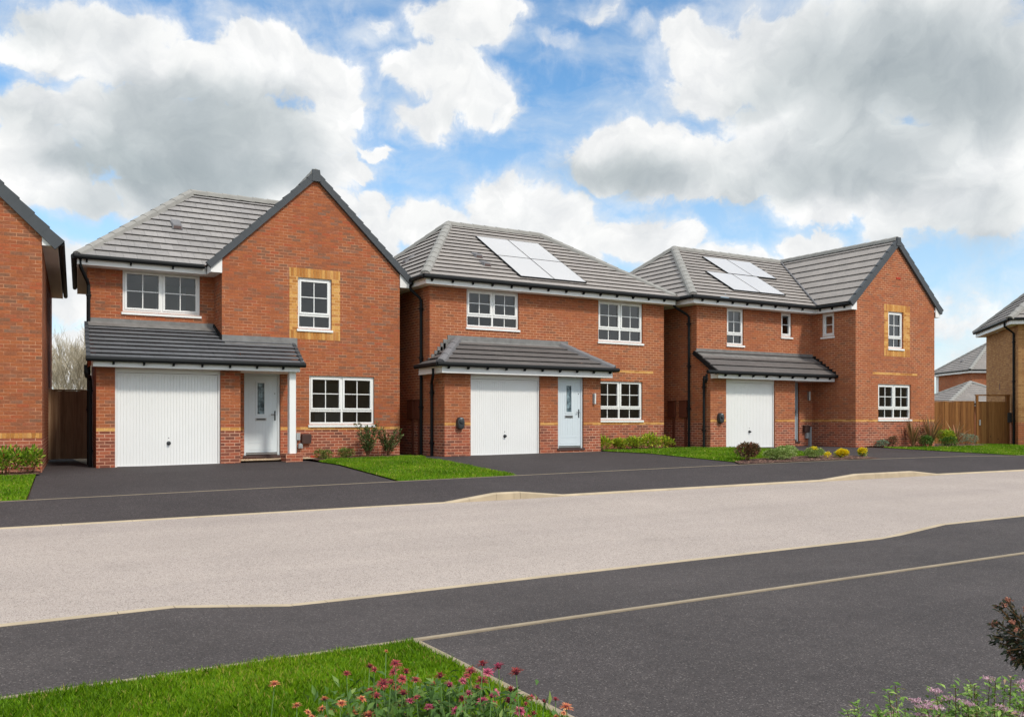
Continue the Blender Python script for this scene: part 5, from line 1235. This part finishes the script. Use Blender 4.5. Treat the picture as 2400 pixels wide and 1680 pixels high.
def simple_shrub(pos, rx, ry, rz, n, L, Wd, mat, label, group=None, name='shrub', **kw):
    p = plant(name, pos, label, 'shrub', group)
    x, y, z = pos
    stems(p, pos, [((x, y, z-.02), (x+RNG.uniform(-.6, .6)*rx, y+RNG.uniform(-.6, .6)*ry, z+rz*RNG.uniform(.6, 1.2))) for _ in range(7)])
    mound(pos, rx, ry, rz, n, L, Wd, mat, p, **kw); return p
def g3(u, v, dz=.01): return (u, v, gz(u, v)+dz)
# shrub bed of the cut-off gable house
simple_shrub((.55, 20.0, gz(.6, 20)), .30, .32, .31, 420, .12, .042, 'leaf_laurel', 'glossy yellow-green leafy shrub at the picture edge under the cut-off brick gable', 'leafy shrubs by the gable wall', cz=.9, upw=.9)
simple_shrub((.98, 20.15, gz(.6, 20)), .26, .28, .27, 360, .12, .042, 'leaf_laurel', 'leafy shrub with red-tinged tips at the gable wall corner beside the drive', 'leafy shrubs by the gable wall', cz=.9, upw=.9)
simple_shrub((.15, 19.9, gz(.6, 20)), .26, .28, .24, 300, .12, .042, 'leaf_laurel', 'low leafy shrub half cut by the left picture edge', 'leafy shrubs by the gable wall', cz=.9, upw=.9)
# bed under the window of the big-gable house
simple_shrub(g3(7.52, 21.75), .24, .2, .15, 900, .045, .02, 'leaf_box', 'low rounded green shrub beside the gravel and air brick', 'low rounded shrubs under the window', cz=.75)
simple_shrub(g3(8.22, 21.95), .25, .2, .16, 950, .045, .02, 'leaf_box', 'low rounded green shrub left of the tall spreading bush', 'low rounded shrubs under the window', cz=.75)
def leggy(pos, hgt, spread, ns, label, seed):
    p = plant('leggy_shrub', pos, label, 'shrub', 'leggy shrubs under the window'); R = random.Random(seed); tips = []; P = []; D = []
    x, y, z = pos
    for i in range(ns):
        a = R.uniform(0, 6.28); s = spread*R.uniform(.3, 1); h = hgt*R.uniform(.6, 1)
        q = (x+math.cos(a)*s, y+math.sin(a)*s*.5, z+h); tips.append(((x, y, z-.02), q))
        for k in range(52):
            f = R.uniform(.2, 1.02); P.append([x+(q[0]-x)*f+R.uniform(-.03, .03), y+(q[1]-y)*f+R.uniform(-.03, .03), z+h*f+R.uniform(-.03, .03)]); D.append([math.cos(a)*.5+R.uniform(-.7, .7), math.sin(a)*.5+R.uniform(-.7, .7), R.uniform(.1, 1)])
    stems(p, pos, tips, .008)
    P, D = np.array(P), np.array(D); n = len(P)
    leaf_object('foliage', P, D, rdir(n)+np.array([0, 0, 1.]), RNG.uniform(.06, .11, n), RNG.uniform(.022, .036, n), 'leaf_dark', p, pos)
    return p
leggy(g3(8.82, 22.0), .92, .42, 15, 'tall spreading leggy shrub with dark narrow leaves under the window', 3)
leggy(g3(9.45, 22.1), .72, .40, 14, 'shorter leggy dark shrub near the gable wall corner', 9)
# row under the window of the hipped house
for i, (u, r_, h_, lab) in enumerate(((16.05, .30, .31, 'lime-green shrub touching the brick porch pier'), (16.72, .26, .24, 'lowest lime-green shrub of the row under the window'), (17.3, .30, .29, 'lime-green shrub in the middle of the window row'), (17.95, .32, .36, 'tallest yellow-green shrub of the row under the window'), (18.5, .22, .27, 'thin pale shrub at the end of the row by the wall corner'))):
    simple_shrub(g3(u, 21.5), r_*1.15, .32, h_*.74, 700 if i < 4 else 420, .10, .036, 'leaf_lime', lab, 'lime shrubs under the hipped house window', cz=.8, upw=.7)
t_ = plant('tall_flower_stem', g3(17.75, 21.75), 'thin pale flowering stems rising above the lime shrubs', 'plant')
stems(t_, None, [(g3(17.75, 21.75), (17.70, 21.75, -.20)), (g3(18.1, 21.75), (18.12, 21.75, -.32))], .006, 'twig')
# island bed beside the pavement
simple_shrub(g3(17.0, 16.55, .02), .36, .30, .27, 1700, .06, .032, 'leaf_bronze', 'dark bronze and green leafed shrub at the left end of the bark bed', cz=.85)
p = simple_shrub(g3(18.0, 16.45, .02), .42, .32, .17, 2200, .05, .024, 'leaf_hebe', 'broad grey-green mounded shrub, widest in the bark bed', cz=.75, shell=.75); mound(g3(18.5, 16.62, .02), .34, .28, .21, 1600, .05, .024, 'leaf_hebe', p, cz=.8, shell=.75)
p = simple_shrub(g3(19.48, 16.55, .02), .31, .28, .155, 1600, .05, .024, 'leaf_hebe', 'grey-green mounded shrub with yellow flowers on its right side', cz=.75, shell=.75); mound(g3(19.78, 16.36, .0), .12, .11, .08, 130, .04, .034, 'leaf_yellow', p, cz=1.2, name='flowers'); mound(g3(19.42, 16.5, .24), .13, .12, .05, 110, .04, .034, 'leaf_yellow', p, cz=.6, name='flowers')
p = simple_shrub(g3(20.35, 16.4, .02), .17, .17, .11, 280, .05, .024, 'leaf_lime', 'bright yellow flowering cushion, the fuller one in the bark bed', 'yellow cushions in the bark bed', cz=.7); mound(g3(20.35, 16.36, .03), .195, .18, .12, 900, .045, .038, 'leaf_yellow', p, cz=.9, name='flowers')
p = simple_shrub(g3(21.3, 16.45, .02), .13, .13, .11, 320, .055, .026, 'leaf_lime', 'smaller yellow flowering cushion with green base at the bark bed tip', 'yellow cushions in the bark bed', cz=.8); mound(g3(21.3, 16.42, .09), .145, .14, .08, 460, .045, .038, 'leaf_yellow', p, cz=1.1, name='flowers')
# bed at the corner of the wing house
simple_shrub(g3(26.15, 19.38, .02), .34, .2, .14, 1000, .05, .018, 'leaf_heather', 'low blue-grey cushion shrub at the lawn tip by the wing corner', cz=.75, shell=.75)
simple_shrub(g3(26.75, 19.42, .02), .22, .18, .22, 600, .055, .026, 'leaf_bronze', 'small dark shrub against the plinth of the gabled wing', cz=.8)
def sword_plant(pos, n, hgt, spread, label, seed):
    p = plant('sword_leaf_plant', pos, label, 'plant', 'sword-leaved plants by the wing house'); R = random.Random(seed); x, y, z = pos
    V = []; Fc = []; rn = []
    for i in range(n):
        a = R.uniform(0, 6.283); h = hgt*R.uniform(.5, 1.1); s = spread*R.uniform(.1, 1.0); w = R.uniform(.022, .036); c = R.random(); droop = R.uniform(0, .25)*s
        pa = Vector((-math.sin(a), math.cos(a), 0)); b0 = len(V)
        for k in range(6):
            f = k/5; ww = w*(1-.9*f**2)*(.8+.6*min(f*2, 1)); q = Vector((math.cos(a)*(.04+s*f**1.6), math.sin(a)*(.04+s*f**1.6), h*f-droop*f**4*2.2))
            V += [q-pa*ww*.5, q+pa*ww*.5]
        for k in range(5): Fc.append((b0+2*k, b0+2*k+1, b0+2*k+3, b0+2*k+2)); rn.append(c)
    me = bpy.data.meshes.new('foliage'); me.from_pydata([tuple(v) for v in V], [], Fc); me.attributes.new('rnd', 'FLOAT', 'FACE').data.foreach_set('value', rn); me.materials.append(M['phormium'])
    o = bpy.data.objects.new('foliage', me); COL.objects.link(o); o.parent = p; return p
sword_plant(g3(27.75, 19.36, .02), 90, 1.0, .66, 'bronze sword-leaved plant in front of the wing window', 1)
sword_plant(g3(28.75, 19.36, .02), 95, 1.15, .66, 'tallest bronze sword-leaved plant, at the wing corner', 2)
sword_plant(g3(31.7, 20.3, .02), 70, .95, .75, 'reddish sword-leaved plant arching before the timber fence', 3)
p = simple_shrub(g3(30.2, 19.75, .02), .36, .34, .34, 1100, .085, .042, 'leaf_lime', 'golden yellow-topped round shrub between two sword-leaved plants', cz=.95, shell=.3, upw=.7)
simple_shrub(g3(28.3, 19.25, .02), .40, .2, .24, 900, .06, .028, 'leaf_green', 'low green shrub spreading between the bronze sword-leaved plants', cz=.7)
simple_shrub(g3(29.95, 19.45, .02), .44, .24, .22, 900, .06, .028, 'leaf_green', 'low green shrub at the foot of the golden shrub', cz=.6)
simple_shrub(g3(33.3, 20.9, .02), .50, .4, .32, 1200, .055, .02, 'leaf_heather', 'blue-grey feathery shrub in front of the garden gate post', cz=.7)

# ------------------------------------------------------------------ foreground flowers
def bloom_mesh(kind, seed):
    R = random.Random(seed); V = []; Fc = []; rn = []
    for ring, (cnt, ln, el0) in enumerate(((16, .024, .0), (14, .023, .4), (10, .019, .9))):
        for k in range(cnt):
            a = 6.283*(k+R.uniform(-.25, .25))/cnt+ring*.3; el = el0+R.uniform(-.22, .22); l = ln*R.uniform(.8, 1.2); w = .0048*R.uniform(.8, 1.2)
            d = Vector((math.cos(a)*math.cos(el), math.sin(a)*math.cos(el), math.sin(el))); s = Vector((-math.sin(a), math.cos(a), 0)); b0 = len(V)
            for f, ww, dr in ((.15, .55, 0), (.6, 1.1, .02), (1.0, .5, .14)):
                q = d*l*f-Vector((0, 0, dr*l)); V += [q-s*w*ww*.5, q+s*w*ww*.5]
            c = R.random()
            for j in range(2): Fc.append((b0+2*j, b0+2*j+1, b0+2*j+3, b0+2*j+2)); rn.append(c)
    m0 = len(Fc)
    # rounded centre
    for i in range(4):
        for k in range(8):
            a0, a1 = 6.283*k/8, 6.283*(k+1)/8; t0, t1 = -1.2+.7*i, -1.2+.7*(i+1); r_ = .0085
            b0 = len(V)
            for (a, t) in ((a0, t0), (a1, t0), (a1, t1), (a0, t1)): V.append(Vector((math.cos(a)*math.cos(t), math.sin(a)*math.cos(t), math.sin(t)))*r_)
            Fc.append((b0, b0+1, b0+2, b0+3)); rn.append(.3)
    me = bpy.data.meshes.new('flower_head'); me.from_pydata([tuple(v) for v in V], [], Fc)
    me.attributes.new('rnd', 'FLOAT', 'FACE').data.foreach_set('value', rn)
    me.materials.append(M['petal_'+kind]); me.materials.append(M['bloom_core'])
    me.polygons.foreach_set('material_index', [0]*m0+[1]*(len(Fc)-m0)); return me
BLOOM = {k: [bloom_mesh(k, s) for s in (1, 2, 3)] for k in ('red', 'pink', 'orange')}
# heads read off the photograph: (x, y) in a 2.87x crop starting at (600, 1440), plus the size of the head
HEADS = {
 'lone': ('orange', [(125, 465, 68)], 'single orange-red bloom on a lone stem over the lawn'),
 'orange': ('orange', [(275, 610, 62), (350, 655, 46), (375, 688, 46), (445, 630, 56), (460, 565, 56), (510, 650, 58), (575, 595, 66), (465, 690, 40)], 'pale orange blooms rising from the lawn, leftmost flower clump'),
 'orange2': ('orange', [(650, 660, 70), (675, 615, 58), (710, 565, 60), (755, 678, 92), (875, 245, 26)], 'pale orange blooms with one tiny bud high above, next to the red clump'),
 'red1': ('red', [(610, 395, 60), (765, 345, 62), (795, 370, 60), (770, 510, 64), (810, 543, 70), (800, 610, 50)], 'dark red blooms left in the red group, one on a long bent stem'),
 'red2': ('red', [(940, 328, 70), (930, 382, 76), (1010, 382, 72), (855, 465, 92), (908, 452, 60), (985, 430, 64), (942, 488, 60), (990, 525, 74), (970, 598, 58)], 'tightest knot of red blooms in the middle of the flower group'),
 'red3': ('red', [(1075, 440, 66), (1190, 465, 56), (1240, 410, 74), (1090, 528, 60), (1080, 556, 50), (1385, 565, 54), (1600, 600, 50)], 'dusky red blooms spread in front of the lawn edging'),
 'pink1': ('pink', [(1035, 580, 62), (1300, 472, 72), (1222, 593, 50), (1165, 620, 60), (1285, 618, 62), (1345, 645, 72), (1415, 620, 64), (1225, 672, 56), (975, 680, 60), (940, 655, 40), (1430, 527, 64)], 'bright pink blooms low at the picture bottom before the lawn corner'),
 'red4': ('red', [(1445, 380, 76), (1420, 412, 52), (1525, 330, 76), (1520, 442, 76), (1750, 385, 96), (1712, 502, 66), (1740, 535, 50)], 'dark red blooms standing before the tarmac drive'),
 'pink2': ('pink', [(1390, 445, 58), (1558, 387, 74), (1632, 347, 76), (1490, 485, 56), (1610, 525, 62), (1585, 548, 50), (1525, 580, 76), (1703, 575, 86), (1775, 645, 70), (1545, 640, 50)], 'tall bright pink blooms standing before the tarmac drive'),
 'red5': ('red', [(1850, 557, 54), (1890, 567, 36), (1935, 580, 34), (2015, 567, 46), (1815, 600, 44), (1870, 662, 54), (1830, 690, 46)], 'small loose red blooms at the right of the flower group'),
 'orange3': ('orange', [(2088, 620, 76), (2070, 660, 40), (2015, 685, 40)], 'pale orange bloom drooping at the far right of the flower group')}
for key, (kind, lst, lab) in HEADS.items():
    pts = []
    for i, (x, y, sz) in enumerate(lst):
        t = 3.35+.35*((i*7+len(key)*3) % 5)/4*(1 if sz < 70 else .4)
        pts.append((at(600+x/2.87, 1440+y/2.87, t), sz/2.87*t/F))
    cx = sum(p[0][0] for p in pts)/len(pts); cy = sum(p[0][1] for p in pts)/len(pts); base = (cx, cy, gz(cx, cy))
    pl = plant('flowering_plant', base, lab, 'flowers', 'tufted summer flowers in the foreground')
    tips = []; P = []; D = []
    for (q, dia) in pts:
        foot = (q[0]+(cx-q[0])*.4+RNG.uniform(-.05, .05), q[1]+(cy-q[1])*.4+RNG.uniform(-.04, .04), gz(cx, cy)-.01); tips.append((foot, (q[0], q[1], q[2]-.006)))
        for k in range(16 if key not in ('lone',) else 9):
            f = RNG.uniform(.12, .86)**.9; a = RNG.uniform(0, 6.28)
            P.append([foot[0]+(q[0]-foot[0])*f, foot[1]+(q[1]-foot[1])*f, foot[2]+(q[2]-foot[2])*f]); D.append([math.cos(a), math.sin(a), RNG.uniform(-.1, .8)])
    stems(pl, base, tips, .0032, 'stem')
    n = len(P); leaf_object('foliage', np.array(P), np.array(D), rdir(n)*.5+np.array([0, 0, 1.]), RNG.uniform(.035, .085, n), RNG.uniform(.012, .026, n), 'leaf_green', pl, base)
    if key in ('red2', 'red3', 'pink1', 'pink2', 'red1'):
        m = 520; a = np.stack([RNG.normal(cx, .10, m), RNG.normal(cy, .10, m), np.full(m, base[2])+RNG.uniform(.05, .62, m)], 1)
        leaf_object('foliage', a, rdir(m)+np.array([0, 0, .4]), rdir(m)*.6+np.array([0, 0, 1.]), RNG.uniform(.04, .075, m), RNG.uniform(.014, .024, m), 'leaf_green', pl, base)
    for i, (q, dia) in enumerate(pts):
        o = bpy.data.objects.new('flower_head', BLOOM[kind][i % 3]); COL.objects.link(o); o.parent = pl
        o.location = (q[0]-base[0], q[1]-base[1], q[2]-base[2]); s = max(.5, dia/.046)*1.16; o.scale = (s, s, s)
        o.rotation_euler = (RNG.uniform(-.1, .75), RNG.uniform(-.45, .45), RNG.uniform(0, 6.28)) if i % 3 else (RNG.uniform(-.2, .2), RNG.uniform(-.2, .2), RNG.uniform(0, 6))
# low pink-flowering shrubs, bottom right
def spiraea(px, py, t, rx, rz, n, label, nb):
    top = at(px, py, t); x, y = top[0], top[1]; zg = gz(x, y); hgt = top[2]-zg
    p = plant('flowering_shrub', (x, y, zg), label, 'shrub', 'pink-flowering shrubs in the foreground')
    tips = []; P = []; D = []
    for i in range(130):
        a = RNG.uniform(0, 6.28); s = rx*math.sqrt(RNG.random()); hh = hgt*(1-.16*(s/rx)**2)*(RNG.uniform(.86, .97) if RNG.random() < .8 else RNG.uniform(.97, 1.08))
        q = (x+math.cos(a)*s, y+math.sin(a)*s, zg+hh); f0 = (x+math.cos(a)*s*.4, y+math.sin(a)*s*.4, zg-.01); tips.append((f0, q))
        for k in range(n//130):
            f = 1-.5*RNG.random()**1.6; P.append([f0[0]+(q[0]-f0[0])*f+RNG.normal(0, .014), f0[1]+(q[1]-f0[1])*f+RNG.normal(0, .014), f0[2]+(q[2]-f0[2])*f]); b_ = RNG.uniform(0, 6.28); D.append([math.cos(b_), math.sin(b_), RNG.uniform(.0, 1.0)])
    stems(p, None, tips, .0025, 'wood_stem')
    P, D = np.array(P), np.array(D); m = len(P)
    leaf_object('foliage', P, D, rdir(m)*.5+np.array([0, 0, 1.]), RNG.uniform(.014, .034, m), RNG.uniform(.006, .012, m), 'spir_leaf', p, (x, y, zg))
    for i in RNG.choice(len(tips), nb, replace=False):
        q = np.array(tips[i][1]); m = 70; a = RNG.uniform(0, 6.28, m); s = .022*np.sqrt(RNG.random(m))
        pp = q+np.stack([np.cos(a)*s, np.sin(a)*s, RNG.uniform(0, .008, m)], 1)
        leaf_object('flower_cluster', pp, rdir(m)*.8+np.array([0, 0, 1.]), rdir(m), RNG.uniform(.006, .010, m), RNG.uniform(.005, .008, m), 'spir_bloom', p, (x, y, zg))
spiraea(2150, 1645, 2.95, .24, .5, 8500, 'fresh green shrub with flat pink blooms, its low left part thinning out', 34)
spiraea(2340, 1622, 2.85, .24, .5, 9500, 'fuller fresh green shrub with flat pink blooms in the bottom right corner', 40)
# copper-leaved shrub on a bare stem at the right edge
def copper():
    c = at(2425, 1478, 3.6); x, y = c[0], c[1]; zg = gz(x, y)
    p = plant('bronze_shrub', (x, y, zg), 'dark bronze-leaved shrub with rusty blooms on a bare stem at the right picture edge', 'shrub')
    tips = [((x, y, zg-.02), (x-.01, y, c[2]-.1))]; P = []; D = []; B = []
    for i in range(60):
        d = rdir(1)[0]; d[2] *= .9; q = (x+d[0]*.15, y+d[1]*.15, c[2]+d[2]*.165); s0 = (x+RNG.uniform(-.02, .02), y+RNG.uniform(-.02, .02), c[2]-.1+RNG.uniform(0, .08)); tips.append((s0, q))
        for k in range(34):
            f = RNG.uniform(.3, 1.03); P.append([s0[j]+(q[j]-s0[j])*f+RNG.normal(0, .006) for j in range(3)]); D.append(d+RNG.normal(0, .6, 3))
        if i % 2 == 0: B.append(q)
    stems(p, None, tips, .004, 'wood_stem')
    P, D = np.array(P), np.array(D); m = len(P)
    leaf_object('foliage', P, D, rdir(m), RNG.uniform(.014, .03, m), RNG.uniform(.006, .012, m), 'copper', p, (x, y, zg))
    for q in B:
        m = 40; pp = np.array(q)+rdir(m)*RNG.uniform(0, .012, m)[:, None]
        leaf_object('flower_cluster', pp, rdir(m)+np.array([0, 0, .4]), rdir(m), RNG.uniform(.007, .012, m), RNG.uniform(.004, .007, m), 'copper_bloom', p, (x, y, zg))
copper()

# ------------------------------------------------------------------ bare trees behind the side gate
def bare_tree(X, Y, hgt, seed, label):
    x, y = cam2w(X, Y); R = random.Random(seed); p = thing('bare_tree', (x, y, gz(x, y)), label, 'tree', 0, 'bare trees behind the side gate')
    tr = MB(); tr.tube([(0, 0, -.2), (.05, 0, hgt*.25), (-.05, .05, hgt*.5)], .10, 7, 0, .05); tr.build('trunk', M['twig'], p, True)
    b = MB()
    def grow(q, d, l, r, lev):
        e = q+d*l; m = q+d*l*.5+Vector((R.uniform(-1, 1), R.uniform(-1, 1), R.uniform(-.2, .6)))*l*.06
        b.tube([q, m, e], r, 3, 0, r*.55)
        if lev == 0: return
        for k in range(4 if lev > 1 else 5):
            f = R.uniform(.35, 1.0); nd = (d+Vector((R.uniform(-1, 1), R.uniform(-1, 1), R.uniform(-.15, .9)))*.62).normalized()
            grow(q+d*l*f, nd, l*R.uniform(.5, .75), r*.58, lev-1)
    for k in range(17):
        a = R.uniform(0, 6.28); z0 = hgt*R.uniform(.12, .5)
        grow(Vector((0, 0, z0)), Vector((math.cos(a)*.6, math.sin(a)*.6, R.uniform(.7, 1.6))).normalized(), hgt*R.uniform(.26, .36), .035, 3)
    b.build('twigs', M['twig'], p)
for i, (X, Y, h_, lab) in enumerate(((-23.0, 46, 5.6, 'bare pale twiggy tree nearest the cut-off gable house'), (-21.6, 45, 5.2, 'bare pale twiggy tree in the middle of the gap over the gate'), (-20.3, 46, 5.5, 'bare pale twiggy tree behind the porch house downpipe'), (-24.2, 49, 5.6, 'bare tree set back behind the gable wall'), (-22.3, 50, 5.9, 'bare tree set back in the gap, partly hidden'))):
    bare_tree(X, Y, h_, 20+i, lab)
